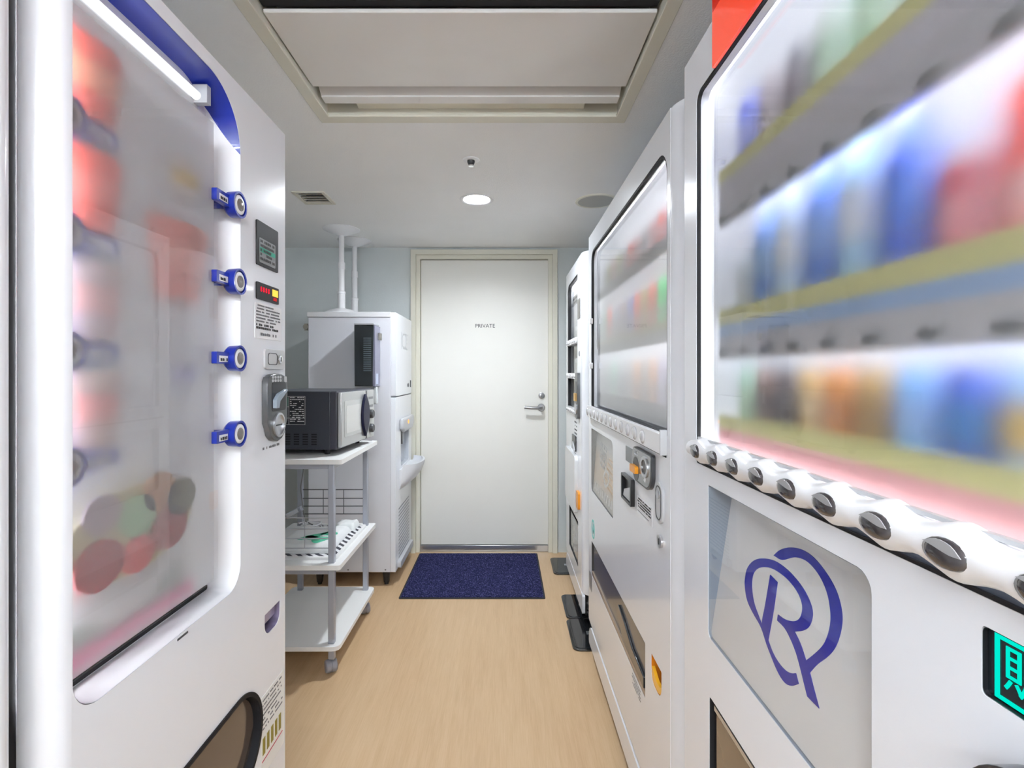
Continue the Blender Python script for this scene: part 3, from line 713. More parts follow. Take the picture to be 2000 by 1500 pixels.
row1([(.30, 'tall_can', (.8, .05, .04), (.9, .4, .4), 'red', 1), (.36, 'tall_can', (.8, .15, .12), (.9, .5, .4), 'coral', 1), (.425, 'tall_can', (.80, .04, .03), (.9, .45, .45), 'red', 1), (.49, 'can', (.42, .02, .06), (.7, .25, .3), 'maroon', 1),
      (.555, 'bottle', (.0, .07, .55), (.01, .12, .62), 'deep blue', 1.2), (.622, 'bottle', (.35, .6, .85), (.75, .8, .9), 'pale blue', 1.25), (.69, 'bottle', (.01, .12, .55), (.15, .3, .7), 'dark blue', 1.2),
      (.762, 'bottle', (.5, .65, .85), (.8, .82, .85), 'frosty white', 1.2), (.83, 'bottle', (.05, .17, .5), (.2, .35, .6), 'steel blue', 1.15), (.893, 'can', (.6, .66, .68), (.7, .72, .72), 'silver grey', 1)], .432, 1.3222, 'middle')
row1([(.30, 'can', (.1, .15, .5), (.5, .6, .9), 'blue', .95), (.365, 'can', (.55, .35, .05), (.6, .45, .2), 'golden', .95), (.428, 'can', (.3, .5, .85), (.6, .4, .1), 'gilded', .95), (.484, 'can', (.01, .06, .4), (.0, .15, .5), 'navy blue', .95), (.541, 'can', (.2, .45, .85), (.3, .5, .9), 'sky blue', .95),
      (.598, 'can', (.40, .24, .07), (.35, .2, .06), 'dark gold', .95), (.655, 'can', (.52, .2, .03), (.5, .18, .03), 'amber', .95), (.712, 'can', (.55, .36, .12), (.6, .45, .25), 'tan', .95), (.769, 'can', (.08, .06, .07), (.06, .05, .07), 'black', .95),
      (.826, 'can', (.18, .10, .07), (.12, .08, .08), 'dark brown', .95), (.886, 'can', (.35, .6, .45), (.5, .7, .5), 'pale green', .95)], .432, 1.1422, 'bottom')
row1([(.30, 'can', (.75, .72, .8), WHT, 'lilac white', 1), (.375, 'can', (.45, .4, .48), (.3, .3, .35), 'grey', 1), (.45, 'can', (.75, .72, .8), WHT, 'lilac white', 1), (.525, 'can', (.75, .75, .8), WHT, 'white', 1), (.60, 'can', (.35, .7, .5), (.6, .8, .6), 'mint green', 1),
      (.675, 'can', (.6, .7, .65), (.5, .7, .55), 'grey green', 1), (.745, 'can', (.12, .12, .17), (.2, .15, .2), 'charcoal', 1), (.815, 'can', (.5, .42, .48), (.45, .4, .45), 'mauve', 1), (.885, 'can', (.02, .08, .75), (.35, .4, .85), 'bright blue', 1)], .432, 1.5822, 'top')
# button rail below the window
rail = wavy_rail(F1, .06, .934, YS1, 1.099, .028, .009, .022, 'button_rail', d1, PLW)
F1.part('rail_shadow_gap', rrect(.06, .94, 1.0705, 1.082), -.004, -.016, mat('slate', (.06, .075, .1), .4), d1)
F1.part('rail_top_lip', rrect(.06, .925, 1.116, 1.1195), -.002, .004, LGR, d1)
for y in YS1:
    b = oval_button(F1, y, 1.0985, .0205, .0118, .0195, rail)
    F1.part('button_painted_gloss', smooth_loop([(y-.018, 1.1005), (y-.009, 1.1075), (y+.004, 1.109), (y+.016, 1.104), (y+.006, 1.1025), (y-.008, 1.1)], 3), .0244, .0252, mat('button_upper_grey', (.36, .36, .37), .15, coat=.6), b)  # paler crescent paints a highlight on the button
# emblem window: a panel leaning back at the top
def lean(z): return -.004-(z-.779)/.262*.04
F1.liner('emblem_recess', emb, -.0005, .055, mat('reveal_slate', (.30, .35, .42), .35), d1)
bm = nb(); ext(bm, [rrect(.490, .886, .781, 1.040)], lambda y, z: F1.p(y, z, lean(z)), lambda y, z: F1.p(y, z, lean(z)-.003))
ep = obj('emblem_panel', bm, mat('brushed_silver', (.80, .795, .79), .22, coat=.4), d1)
LA = [(0.7237, 0.8587), (0.7412, 0.8691), (0.7634, 0.8758), (0.7849, 0.8851), (0.7973, 0.8994), (0.8018, 0.9133), (0.7994, 0.9301), (0.7855, 0.9463), (0.7634, 0.9582), (0.7323, 0.9666), (0.7018, 0.9674), (0.6764, 0.9636), (0.6557, 0.9572), (0.6408, 0.9487), (0.6328, 0.9393), (0.632, 0.9293), (0.636, 0.919), (0.6452, 0.9101), (0.6613, 0.9005), (0.6461, 0.8926), (0.6313, 0.8801), (0.621, 0.8711), (0.6115, 0.8605), (0.596, 0.8441), (0.6191, 0.8436), (0.6288, 0.8541), (0.6388, 0.8649), (0.6527, 0.8783), (0.6676, 0.8878), (0.6835, 0.8942), (0.7024, 0.8953), (0.7025, 0.9033), (0.6845, 0.9051), (0.6663, 0.9116), (0.6568, 0.919), (0.6531, 0.9277), (0.6541, 0.937), (0.6619, 0.9454), (0.6772, 0.9521), (0.6986, 0.9559), (0.7246, 0.9558), (0.7466, 0.9515), (0.7676, 0.9422), (0.7794, 0.93), (0.7809, 0.9165), (0.7757, 0.9033), (0.7653, 0.8901), (0.7495, 0.8799), (0.7373, 0.8723)]
LB = [(0.7352, 0.9449), (0.715, 0.9425), (0.7141, 0.9037), (0.716, 0.8608), (0.7012, 0.8518), (0.6848, 0.8472), (0.6683, 0.8467), (0.6555, 0.8503), (0.6467, 0.8556), (0.6384, 0.847), (0.6517, 0.8365), (0.6662, 0.8321), (0.6836, 0.8355), (0.7039, 0.8457), (0.7234, 0.8576), (0.7373, 0.8723), (0.7363, 0.9007)]
LC = [(0.7342, 0.9731), (0.7199, 0.9861), (0.6975, 0.9971), (0.6713, 1.0029), (0.6454, 1.0016), (0.6197, 0.9935), (0.5998, 0.9825), (0.5878, 0.9701), (0.581, 0.9559), (0.5806, 0.9389), (0.5852, 0.921), (0.5951, 0.9049), (0.61, 0.8876), (0.621, 0.8711), (0.6313, 0.8801), (0.6185, 0.895), (0.6062, 0.9117), (0.6004, 0.9268), (0.599, 0.9433), (0.603, 0.9572), (0.6118, 0.9714), (0.6271, 0.9834), (0.6462, 0.9907), (0.6648, 0.9924), (0.6867, 0.9874), (0.7123, 0.9746)]
bm = nb()
for l in (LA, LB, LC):
    ext(bm, [smooth_loop(l, 4)], lambda y, z: F1.p(y, z, lean(z)+.0008), lambda y, z: F1.p(y, z, lean(z)-.0005))
obj('letter_emblem', bm, mat('emblem_blue', (.018, .025, .34), .4), ep, smooth=0)
F1.part('emblem_glass', rrect(.493, .886, .780, 1.040), -.0008, -.002, GLS, d1)
# lit character display
F1.liner('character_recess', scrn, -.0005, .02, BLK, d1)
cs = F1.part('character_screen', rrect(.236, .378, .999, 1.048), -.004, -.008, mat('screen_black', (.01, .016, .02), .2), d1)
TEAL = emit_mat('teal_glow', (.0, .72, .55), .85)
F1.part('teal_border', [rrect(.238, .372, 1.0005, 1.0465), rrect(.241, .3685, 1.0035, 1.0437)], -.0038, -.0032, TEAL, cs)
F1.tx('teal_characters', '販売中', .036, .3665, 1.0235, -.0034, TEAL, cs, 'LEFT')
# coin unit and bill slot further along
bm = nb(); F1.plate(bm, [rrect(.235, .372, .86, .976, .05, 10)], .0, .022); cu1 = obj('coin_unit', bm, mat('coin_unit_black', (.03, .03, .033), .25, coat=.5), d1, bevel=.006, segs=3)
bm = nb(); F1.plate(bm, [rrect(.30, .358, .885, .955, .028, 8)], .0221, .026); obj('coin_dish', bm, MGR, cu1, bevel=.002)
F1.part('coin_slot', rrect(.326, .330, .905, .94), .0261, .0268, BLK, cu1)
# outlet with a clear flap
F1.liner('outlet_recess', prt1, -.0005, .10, SHD, d1)
F1.part('outlet_flap', rrect(.31, .866, .49, .676, .02), -.006, -.010, mat('flap_brown', (.16, .11, .07), .1, coat=.5), d1)
F1.part('flap_rail', rrect(.31, .866, .664, .672), -.002, -.0058, SIL, d1)

# ---- middle machine
F2 = Face(.373, -1)
B0, B1 = 1.150, 2.262
d2 = thing('drink_vending_machine', 'white drink vending machine with orange coin return and a picture window', 'vending machine', (.75, 1.67, 0))
win2 = rrect(1.172, 2.196, 1.088, 1.753, (.004, .004, .05, .06), 6)
pic = rrect(1.759, 2.194, .733, .998, (.004, .02, .004, .03), 5)
prt2 = rrect(1.356, 2.190, .372, .518, .003, 2)
ret2 = rrect(1.215, 1.300, .455, .524, (.03, .03, .003, .003), 5)
bm = nb(); F2.plate(bm, [[(B0, .15), (B1, .15), (B1, 1.83), (B0, 1.83)], win2, pic, prt2, ret2], 0, -.02)
obj('door', bm, W, d2)
obj('door_edge', corner_strip(nb(), F2, B0, -1, .068, .15, 1.83, 12), W, d2, bevel=.01, segs=3, smooth=60)
bm = nb(); cabinet(bm, .442, 1.12, 1.084, B1-.003, .12, 1.826); obj('cabinet', bm, W, d2, bevel=.004)
bm = nb(); F2.plate(bm, [rrect(1.12, B1-.015, .055, .139, (.01, .01, .06, .01), 8)], .002, -.012); obj('kick_plate', bm, W, d2, bevel=.004)
bm = nb(); F2.plate(bm, [rrect(1.12, B1-.02, .1, .1495)], -.0125, -.02); obj('kick_gap', bm, SHD, d2)
for yy in (1.2, 2.14):
    for xx in (.44, 1.0):
        bm = nb(); lathe(bm, [(.032, .0145), (.032, .024), (.016, .034), (.016, .125)], c=(xx, yy, 0), n=16); obj('foot', bm, SIL, d2)
F2.liner('display_recess', rrect(1.154, 2.200, 1.080, 1.80), -.0205, .14, W2, d2)
F2.part('window_gasket', [win2, rrect(1.176, 2.186, 1.092, 1.745, (.004, .004, .046, .055), 6)], -.0005, -.010, SHD, d2)
obj('window_glass', F2.plate(nb(), [rrect(1.18, 2.19, 1.09, 1.745, .03)], -.0175, -.019), GLS, d2)
F2.sheet('frosted_film', 1.174, 2.192, 1.10, 1.75, -.022, FILM_PALE, d2)
bm = nb(); tube(bm, [(.409, 1.19, 1.778), (.409, 2.18, 1.778)], .006, 10); obj('display_lamp', bm, emit_mat('display_lamp_soft_wide', (.95, .97, 1), 14), d2)
for zz in (1.328, 1.55):
    bm = nb(); tube(bm, [(.4205, 1.19, zz), (.4205, 2.18, zz)], .0045, 8); obj('added_shelf_lamp', bm, emit_mat('added_shelf_glow_wide', (.95, .97, 1), 34), d2)  # added tubes behind the strips, even out the shelf brightness
bm = nb(); tube(bm, [(.412, 1.163, 1.12), (.412, 1.163, 1.75)], .006, 8); obj('added_side_lamp', bm, TUBE_2, d2)  # added fill tube, out of sight behind the near frame
YS2 = [2.197-.0795*i for i in range(12)]
def shelf2(z, strips):
    bm = nb(); F2.plate(bm, [rrect(1.18, 2.186, z-.006, z)], -.04, -.155); sh = obj('shelf', bm, W2, d2)
    for nm, z0, z1, m in strips: F2.part(nm, rrect(1.18, 2.186, z0, z1), -.034, -.0395, m, sh)
PG = prod_mat((.66, .65, .66)); PY = prod_mat((.7, .65, .4))
shelf2(1.56, [('grey_strip', 1.535, 1.575, PG)]); shelf2(1.345, [('yellow_strip', 1.345, 1.365, PY), ('white_strip', 1.31, 1.345, prod_mat((.8, .8, .8)))]); shelf2(1.135, [('grey_strip', 1.115, 1.155, PG)])
PAL = {'red': (.7, .12, .1), 'pale grey': (.62, .62, .64), 'green': (.06, .45, .14), 'charcoal': (.12, .12, .13), 'blue': (.22, .32, .7), 'brown': (.35, .24, .18), 'pale mint': (.45, .75, .6), 'white': (.8, .8, .82), 'peach': (.85, .55, .38), 'rosy': (.7, .4, .4), 'olive': (.4, .42, .15), 'lilac': (.6, .55, .68)}
ROWS2 = [(1.5602, 'top', 'can', ['red', 'lilac', 'red', 'rosy', 'pale grey', 'rosy', 'red', 'pale grey', 'olive', 'rosy', 'olive', 'pale grey']),
         (1.3452, 'middle', 'tall_can', ['green', 'charcoal', 'green', 'red', 'olive', 'red', 'blue', 'brown', 'lilac', 'white', 'red', 'pale mint']),
         (1.1352, 'bottom', 'tall_can', ['olive', 'pale grey', 'lilac', 'peach', 'pale grey', 'peach', 'white', 'pale grey', 'white', 'pale mint', 'white', 'white'])]
for z, rn, kind, cols in ROWS2:
    for i, cn in enumerate(cols):
        y = 1.205+i*.0815; c = PAL[cn]
        product(kind, .452, y, z, c, tuple(min(1, q*.6+.32) for q in c), cn, 'on %s shelf of picture window machine' % rn, 'drinks displayed in the picture window machine, %s shelf' % rn, .97, neighbours(i, cols))
r2 = F2.part('button_rail', rrect(1.178, 2.215, 1.048, 1.094, .004, 3), .0005, .016, PLW, d2, bevel=.005, segs=3)
F2.part('rail_gap', rrect(1.178, 2.225, 1.0395, 1.0475), -.0005, .002, SHD, d2)
F2.part('rail_end', rrect(1.172, 1.1775, 1.045, 1.104, .002, 2), .0005, .016, LGR, d2)
CLB = mat('clear_button', (.66, .66, .68), .2, coat=.5)
for y in YS2:
    b = oval_button(F2, y, 1.070, .019, .0165, .0155, r2, CLB)
    F2.part('button_ring', [ell(y, 1.070, .021, .0185, 18), ell(y, 1.070, .0175, .015, 18)], .0158, .0168, mat('ring_grey', (.42, .42, .44), .3), b)
# sold-out catch pins at the window edge
for z in (1.455, 1.265): F2.part('window_catch', rrect(2.18, 2.20, z-.012, z+.012, .003, 3), -.004, .008, PLW, d2, bevel=.002)
# picture window
F2.liner('picture_recess', pic, -.0005, .03, DGR, d2)
def lean2(z): return -.004-(z-.733)/.265*.02
def pic_mat():
    m = bpy.data.materials.new('picture_print'); m.use_nodes = True; nt = m.node_tree; b = nt.nodes['Principled BSDF']
    tc = nt.nodes.new('ShaderNodeTexCoord'); sp = nt.nodes.new('ShaderNodeSeparateXYZ'); nt.links.new(tc.outputs['Generated'], sp.inputs[0])
    r = nt.nodes.new('ShaderNodeValToRGB'); cr = r.color_ramp
    cr.elements[0].position = .08; cr.elements[0].color = (.55, .53, .48, 1); cr.elements[1].position = .8; cr.elements[1].color = (.52, .53, .53, 1)
    e = cr.elements.new(.25); e.color = (.72, .52, .32, 1); e = cr.elements.new(.6); e.color = (.68, .52, .36, 1)
    nt.links.new(sp.outputs['Z'], r.inputs['Fac']); nt.links.new(r.outputs['Color'], b.inputs['Base Color'])
    b.inputs['Roughness'].default_value = .2; b.inputs['Coat Weight'].default_value = .4; return m
bm = nb(); ext(bm, [rrect(1.762, 2.178, .736, .995)], lambda y, z: F2.p(y, z, lean2(z)), lambda y, z: F2.p(y, z, lean2(z)-.003)); pp = obj('picture_panel', bm, pic_mat(), d2)
def on_pic(name, loops, m, lift=.0008):
    if not isinstance(loops[0], list): loops = [loops]
    return obj(name, ext(nb(), loops, lambda y, z: F2.p(y, z, lean2(z)+lift), lambda y, z: F2.p(y, z, lean2(z)-.0003)), m, pp, smooth=0)
GP = mat('picture_grey', (.22, .23, .25), .3); WP = mat('picture_pale', (.70, .69, .66), .3); OP = mat('picture_tan', (.62, .38, .16), .3)
for i in range(4):
    for j in range(3):
        y0, z0 = 2.09-.045*j-.006*i, .955-.024*i-.003*j
        on_pic('picture_tile', [[(y0, z0-.018), (y0-.038, z0-.021), (y0-.038, z0-.003), (y0, z0)], [(y0-.005, z0-.014), (y0-.033, z0-.017), (y0-.033, z0-.006), (y0-.005, z0-.004)]], GP)
for i in range(6): on_pic('picture_stripe', [(1.78, .80+i*.02), (2.0-.02*i, .812+i*.02), (2.0-.02*i, .818+i*.02), (1.78, .806+i*.02)], OP)
on_pic('picture_ring', [ell(1.93, .835, .05, .032), ell(1.93, .835, .036, .022)], WP, .0012)
for i in range(9): on_pic('picture_arch', smooth_loop([(1.80+.04*i, .752), (1.822+.04*i, .752), (1.82+.04*i, .775), (1.811+.04*i, .782), (1.802+.04*i, .775)], 3), WP, .0012)
F2.part('picture_glass', rrect(1.761, 2.192, .735, .996), -.0008, -.002, GLS, d2)
# payment parts
F2.part('price_display', rrect(1.435, 1.567, .968, 1.0125, .002, 2), 0, .002, mat('display_grey', (.17, .18, .19), .25), d2)
F2.part('price_lamp', rrect(1.452, 1.472, .988, 1.002), .002, .0027, emit_mat('lamp_peach', (1, .55, .35), .8), d2)
c2 = F2.part('coin_unit', rrect(1.262, 1.455, .937, 1.030, (.045, .045, .03, .008), 9), 0, .010, DGR, d2, bevel=.003)
F2.part('coin_unit_face', rrect(1.268, 1.450, .942, 1.027, (.042, .042, .028, .007), 9), .0101, .012, mat('unit_silver_grey', (.33, .34, .35), .25, metal=.6), c2, bevel=.002)
F2.part('return_dish', ell(1.405, .972, .032, .033), .0121, .0127, BLK, c2)
bm = nb(); F2.plate(bm, [rrect(1.375, 1.432, .962, .982, .004, 3)], .0128, .023); obj('return_knob', bm, ORG, c2, bevel=.003)
F2.part('coin_ring', [ell(1.318, .992, .034, .027), ell(1.318, .992, .024, .019)], .0121, .015, SIL, c2)
F2.part('coin_slot', ell(1.318, .992, .022, .018), .0121, .0127, BLK, c2)
F2.part('coin_arrow', [(1.325, .957), (1.312, .953), (1.305, .965), (1.318, .968)], .0121, .0127, PLW, c2)
F2.print_lines('coin_unit_print', 1.385, 1.435, 1.008, 1.022, 2, LGR, c2, o=.0128, fill=.6, seed=21)
bl = F2.part('bill_slot', [rrect(1.463, 1.587, .850, .928, .006, 3), rrect(1.475, 1.575, .858, .921, .004, 3)], 0, .012, BLK, d2, bevel=.0015)
F2.part('bill_back', rrect(1.475, 1.575, .858, .921), .0005, .002, BLK, bl)
bm = nb(); F2.plate(bm, [[(1.476, .860), (1.574, .860), (1.56, .882), (1.476, .905)]], .0021, .008); obj('bill_tongue', bm, LGR, bl)
stk = F2.part('instruction_sticker', rrect(1.293, 1.440, .845, .892), 0, .0005, mat('sticker_clear_white', (.80, .80, .83), .3), d2)
F2.print_lines('instruction_print', 1.30, 1.43, .862, .891, 4, TXT, stk, o=.0011, fill=.55, seed=22)
F2.part('instruction_rule', rrect(1.32, 1.43, .852, .8535), .0005, .0011, TXG, stk)
lp = F2.part('lock_handle', rrect(1.190, 1.252, .876, .974, .03, 8), 0, .006, LGR, d2, bevel=.002)
F2.part('lock_lever', [rrect(1.200, 1.243, .884, .966, .02, 6), rrect(1.203, 1.240, .887, .963, .018, 6)], .006, .0068, DGR, lp)
F2.part('lock_cylinder', ell(1.222, .945, .012, .010, 16), .006, .0085, SIL, lp)
bm = nb(); F2.plate(bm, [ell(1.220, .833, .018, .015, 18)], 0, .005); ky = obj('key_lock', bm, SIL, d2)
F2.part('keyhole', rrect(1.217, 1.223, .826, .840), .005, .0058, BLK, ky)
gm = mat('mark_teal', (.05, .42, .38), .4)
F2.part('green_oval_mark', [ell(2.15, .578, .036, .040, 24), ell(2.15, .578, .028, .032, 24)], 0, .0008, gm, d2)
F2.part('green_leaf_mark', smooth_loop([(2.15, .558), (2.135, .575), (2.15, .6), (2.165, .575)], 3), 0, .0008, gm, d2)
# outlet
F2.liner('outlet_recess', prt2, -.0005, .10, mat('recess_dark', (.03, .03, .032), .4), d2)
fl = F2.part('outlet_flap', rrect(1.358, 2.188, .385, .505), -.006, -.010, mat('flap_smoke', (.10, .10, .105), .2, coat=.25), d2)
bm = nb(); F2.plate(bm, [[(1.37, .39), (1.62, .40), (1.70, .44), (1.68, .475), (1.60, .46), (1.5, .43), (1.37, .42)]], -.0058, .001); obj('flap_handle', bm, mat('flap_handle_black', (.02, .022, .026), .2, coat=.5), fl, bevel=.002)
F2.part('outlet_sill', rrect(1.356, 2.19, .372, .388), -.001, -.03, mat('sill_tan_reflection', (.33, .25, .19), .25, coat=.3), d2)  # sill colour carries a painted tan reflection
F2.print_lines('outlet_print', 1.40, 1.50, .33, .366, 4, TXG, d2, o=.0008, fill=.3, seed=23)
F2.liner('return_pocket', ret2, -.0005, .035, mat('orange_deep', (.62, .2, .01), .35), d2)
F2.part('return_lip', [(1.218, .472), (1.225, .462), (1.245, .457), (1.275, .457), (1.292, .462), (1.298, .475), (1.298, .492), (1.28, .484), (1.26, .476), (1.235, .476), (1.218, .484)], -.001, -.009, mat('orange_bright', (.95, .5, .03), .3, coat=.3), d2)
F2.part('level_window', rrect(2.18, 2.242, .30, .372, .004, 3), 0, .0008, MGR, d2)

# ---- far machine
F3 = Face(.383, -1)
E0, E1 = 2.535, 3.165
d3 = thing('drink_vending_machine', 'narrow white vending machine next to the white door', 'vending machine', (.75, 2.83, 0))
win3 = rrect(2.68, 3.09, 1.012, 1.754, (.004, .004, .05, .004), 5)
prt3 = rrect(2.66, 3.02, .225, .46, .004, 2)
bm = nb(); F3.plate(bm, [[(E0, .15), (E1, .15), (E1, 1.83), (E0, 1.83)], win3, prt3], 0, -.02); obj('door', bm, W, d3)
obj('door_edge', corner_strip(nb(), F3, E0, -1, .06, .15, 1.83, 12), W, d3, bevel=.01, segs=3, smooth=60)
bm = nb(); cabinet(bm, .444, 1.12, 2.477, E1-.003, .10, 1.826); obj('cabinet', bm, W, d3, bevel=.004)
bm = nb(); F3.plate(bm, [rrect(2.50, E1-.01, .055, .146, (.01, .01, .06, .01), 8)], .002, -.012); obj('kick_plate', bm, W, d3, bevel=.004)
bm = nb(); F3.plate(bm, [rrect(2.50, E1-.01, .05, .1495)], -.013, -.02); obj('kick_gap', bm, SHD, d3)
for yy in (2.66, 3.10):
    for xx in (.45, 1.0):
        bm = nb(); lathe(bm, [(.032, .0145), (.032, .024), (.016, .034), (.016, .105)], c=(xx, yy, 0), n=16); obj('foot', bm, SIL, d3)
F3.liner('display_recess', win3, -.0205, .12, mat('recess_grey', (.55, .56, .58), .5), d3)
F3.part('window_gasket', [win3, rrect(2.684, 3.07, 1.016, 1.742, (.004, .004, .046, .004), 5)], -.0005, -.018, SHD, d3)
F3.part('window_glass', rrect(2.682, 3.088, 1.014, 1.75), -.0175, -.019, GLS, d3)
bm = nb(); tube(bm, [(.425, 2.70, 1.735), (.425, 3.07, 1.735)], .006, 8); obj('display_lamp', bm, TUBE_E, d3)
hb = F3.part('header_card', rrect(2.69, 3.08, 1.63, 1.685), -.03, -.032, PLW, d3); F3.print_lines('header_print', 2.70, 3.07, 1.635, 1.68, 2, TXG, hb, o=-.029, fill=.5, seed=31)
YS3 = [2.73+.066*i for i in range(6)]
for z in (1.415, 1.225, 1.03):
    sh = F3.part('shelf', rrect(2.685, 3.085, z-.006, z), -.03, -.135, W2, d3)
    rl = F3.part('button_rail', rrect(2.685, 3.095, z-.022, z+.008, .004, 2), -.012, .008, PLW, sh)
    for y in YS3: oval_button(F3, y, z-.008, .02, .011, .008, sh, CLB)
for z, rn in ((1.4152, 'top'), (1.2252, 'middle'), (1.0302, 'bottom')):
    for i, y in enumerate(YS3):
        product('can', .45, y, z, (.74, .75, .76) if rn != 'bottom' else (.7, .66, .58), (.55, .56, .58) if i % 2 else (.8, .78, .7), 'white' if rn != 'bottom' else 'cream', 'with %s band on the %s shelf of the narrow machine' % ('grey' if i % 2 else 'cream', rn), 'drinks displayed in the narrow machine, %s shelf %s bands' % (rn, 'grey' if i % 2 else 'cream'), .97)
F3.part('bill_display', rrect(2.585, 2.665, 1.512, 1.612, .003, 2), 0, .003, mat('display_warm_grey', (.2, .19, .17), .4), d3)
F3.part('card_slot', rrect(2.60, 2.625, 1.32, 1.345), 0, .002, MGR, d3)
c3 = F3.part('coin_unit', rrect(2.585, 2.675, 1.00, 1.235, .015, 4), 0, .014, mat('gunmetal_far', (.13, .135, .14), .3, metal=.5), d3, bevel=.003)
F3.part('coin_dial', ell(2.63, 1.05, .03, .03, 18), .0141, .019, SIL, c3); F3.part('return_lever', rrect(2.61, 2.655, 1.09, 1.13), .0141, .024, mat('lever_amber', (.6, .38, .12), .4), c3); F3.part('bill_recess', rrect(2.60, 2.66, 1.13, 1.19), .0141, .0148, BLK, c3)
F3.print_lines('notice_print', 2.70, 2.80, .86, .98, 6, TXG, d3, o=.0008, fill=.45, seed=33)
F3.part('bill_slot', rrect(2.72, 2.86, .815, .895, .004, 2), 0, .006, BLK, d3); F3.part('bill_tongue', [(2.73, .82), (2.80, .82), (2.80, .86)], .006, .012, LGR, d3)
F3.part('bulged_panel', rrect(2.66, 3.08, .50, .80, .03, 5), 0, .018, mat('panel_pearl', (.76, .77, .79), .25, coat=.4), d3, bevel=.008, segs=3)
F3.part('return_cup', rrect(2.585, 2.65, .54, .63, .012, 4), 0, .012, ORG, d3, bevel=.004)
F3.liner('outlet_recess', prt3, -.0005, .08, SHD, d3)
F3.part('outlet_flap', rrect(2.665, 3.0, .232, .43), -.006, -.010, mat('flap_grey', (.33, .33, .33), .25, coat=.5, var=.2, vscale=20), d3)

# black foot plates under the machines
def footplate(x0, x1, y0, y1, label):
    t = thing('foot_plate', label, 'foot plate', ((x0+x1)/2, (y0+y1)/2, 0))
    bm = nb(); ext(bm, [rrect(x0, x1, y0, y1, .03, 5)], lambda x, y: (x, y, 0), lambda x, y: (x, y, .008)); obj('plate', bm, mat('gloss_black', (.012, .013, .015), .12, coat=.6), t, bevel=.003)
    bm = nb(); ext(bm, [rrect(x0+.012, x1-.012, y0+.012, y1-.012, .022, 5)], lambda x, y: (x, y, .008), lambda x, y: (x, y, .0105)); obj('raised_face', bm, mat('gloss_black', (0, 0, 0)), t, bevel=.002)
    bm = nb(); lathe(bm, [(.036, .0105), (.036, .014), (.03, .0142)], c=((x0+x1)/2+.045, (y0+y1)/2+.0, 0), n=18); box(bm, x0+.08, x0+.15, (y0+y1)/2-.012, (y0+y1)/2+.012, .0105, .013); obj('bolt_plate', bm, SIL, t)
footplate(.302, .50, 3.125, 3.40, 'black gloss foot plate on the floor beside the white door')
footplate(.312, .52, 2.56, 2.835, 'black gloss foot plate under the near end of the narrow machine')
footplate(.306, .52, 2.268, 2.553, 'black gloss foot plate under the picture window machine')

# ------------------------------------------------------------------ mat
mt = thing('door_mat', 'dark navy floor mat in front of the white door', 'mat', (-.177, 3.14, 0))
bm = nb(); ext(bm, [rrect(-.578, .225, 2.794, 3.492, .008, 2)], lambda x, y: (x, y, 0), lambda x, y: (x, y, .004)); obj('rubber_edge', bm, mat('mat_rubber', (.02, .02, .025), .7), mt)
bm = nb()
NX, NYM = 90, 78
g = [[bm.verts.new((-.568+.783*i/NX, 2.806+.676*j/NYM, .0075+.0022*noise.noise(Vector((i*.9, j*.9, 0))))) for j in range(NYM+1)] for i in range(NX+1)]
for i in range(NX):
    for j in range(NYM): bm.faces.new([g[i][j], g[i+1][j], g[i+1][j+1], g[i][j+1]])
bmesh.ops.extrude_face_region(bm, geom=[])
ed = [e for e in bm.edges if e.is_boundary]
r_ = bmesh.ops.extrude_edge_only(bm, edges=ed)
for v in r_['geom']:
    if isinstance(v, bmesh.types.BMVert): v.co.z = .0035
obj('pile', bm, mat_mat(), mt, smooth=80)

# ------------------------------------------------------------------ cart
ct = thing('rolling_cart', 'white three shelf rolling cart with grey legs holding the microwave', 'cart', (-.88, 2.37, 0))
CX0, CX1, CY0, CY1 = -1.047, -.712, 2.115, 2.63
CWH = mat('cart_white', (.84, .84, .83), .4)
def leg(x, y):
    bm = nb(); box(bm, x-.0125, x+.0125, y-.0125, y+.0125, .055, .862); l = obj('leg', bm, GRM, ct, bevel=.003)
    bm = nb(); lathe(bm, [(.004, 0), (.004, .002)], M=Matrix.Translation((x, y-.0126, .095)) @ Matrix.Rotation(PI/2, 4, 'X'), n=10); obj('screw', bm, DGR, l)
    bm = nb(); tube(bm, [(x, y, .05), (x, y, .07)], .006, 8)
    M = Matrix.Translation((x-.004, y, .026)) @ Matrix.Rotation(.5, 4, 'Z') @ Matrix.Rotation(PI/2, 4, 'Y')
    lathe(bm, [(.006, -.024), (.022, -.023), (.026, -.018), (.026, -.003), (.024, -.002), (.024, .002), (.026, .003), (.026, .018), (.022, .023), (.006, .024)], M=M, n=24)
    obj('caster', bm, mat('caster_grey', (.30, .30, .34), .4), l)
for x in (CX0, CX1):
    for y in (CY0, CY1): leg(x, y)
def slab(name, x0, x1, y0, y1, z0, z1, r, m, bev=.004):
    return obj(name, ext(nb(), [rrect(x0, x1, y0, y1, r, 6)], lambda x, y: (x, y, z0), lambda x, y: (x, y, z1)), m, ct, bevel=bev, segs=3)
slab('top_shelf', -1.10, -.660, 2.078, 2.668, .862, .882, .012, CWH)
slab('middle_shelf', -1.10, -.668, 2.078, 2.668, .432, .452, .012, CWH)
slab('bottom_shelf', -1.10, -.672, 2.078, 2.668, .103, .121, .03, CWH)
for z0, z1 in ((.838, .8615), (.405, .4315)):
    for y in (CY0, CY1):
        bm = nb(); box(bm, CX0+.0128, CX1-.0128, y-.009, y+.009, z0, z1); obj('cross_rail', bm, GRM, ct, bevel=.002)
    for x in (CX0, CX1):
        bm = nb(); box(bm, x-.009, x+.009, CY0+.0128, CY1-.0128, z0, z1); obj('side_rail', bm, GRM, ct, bevel=.002)
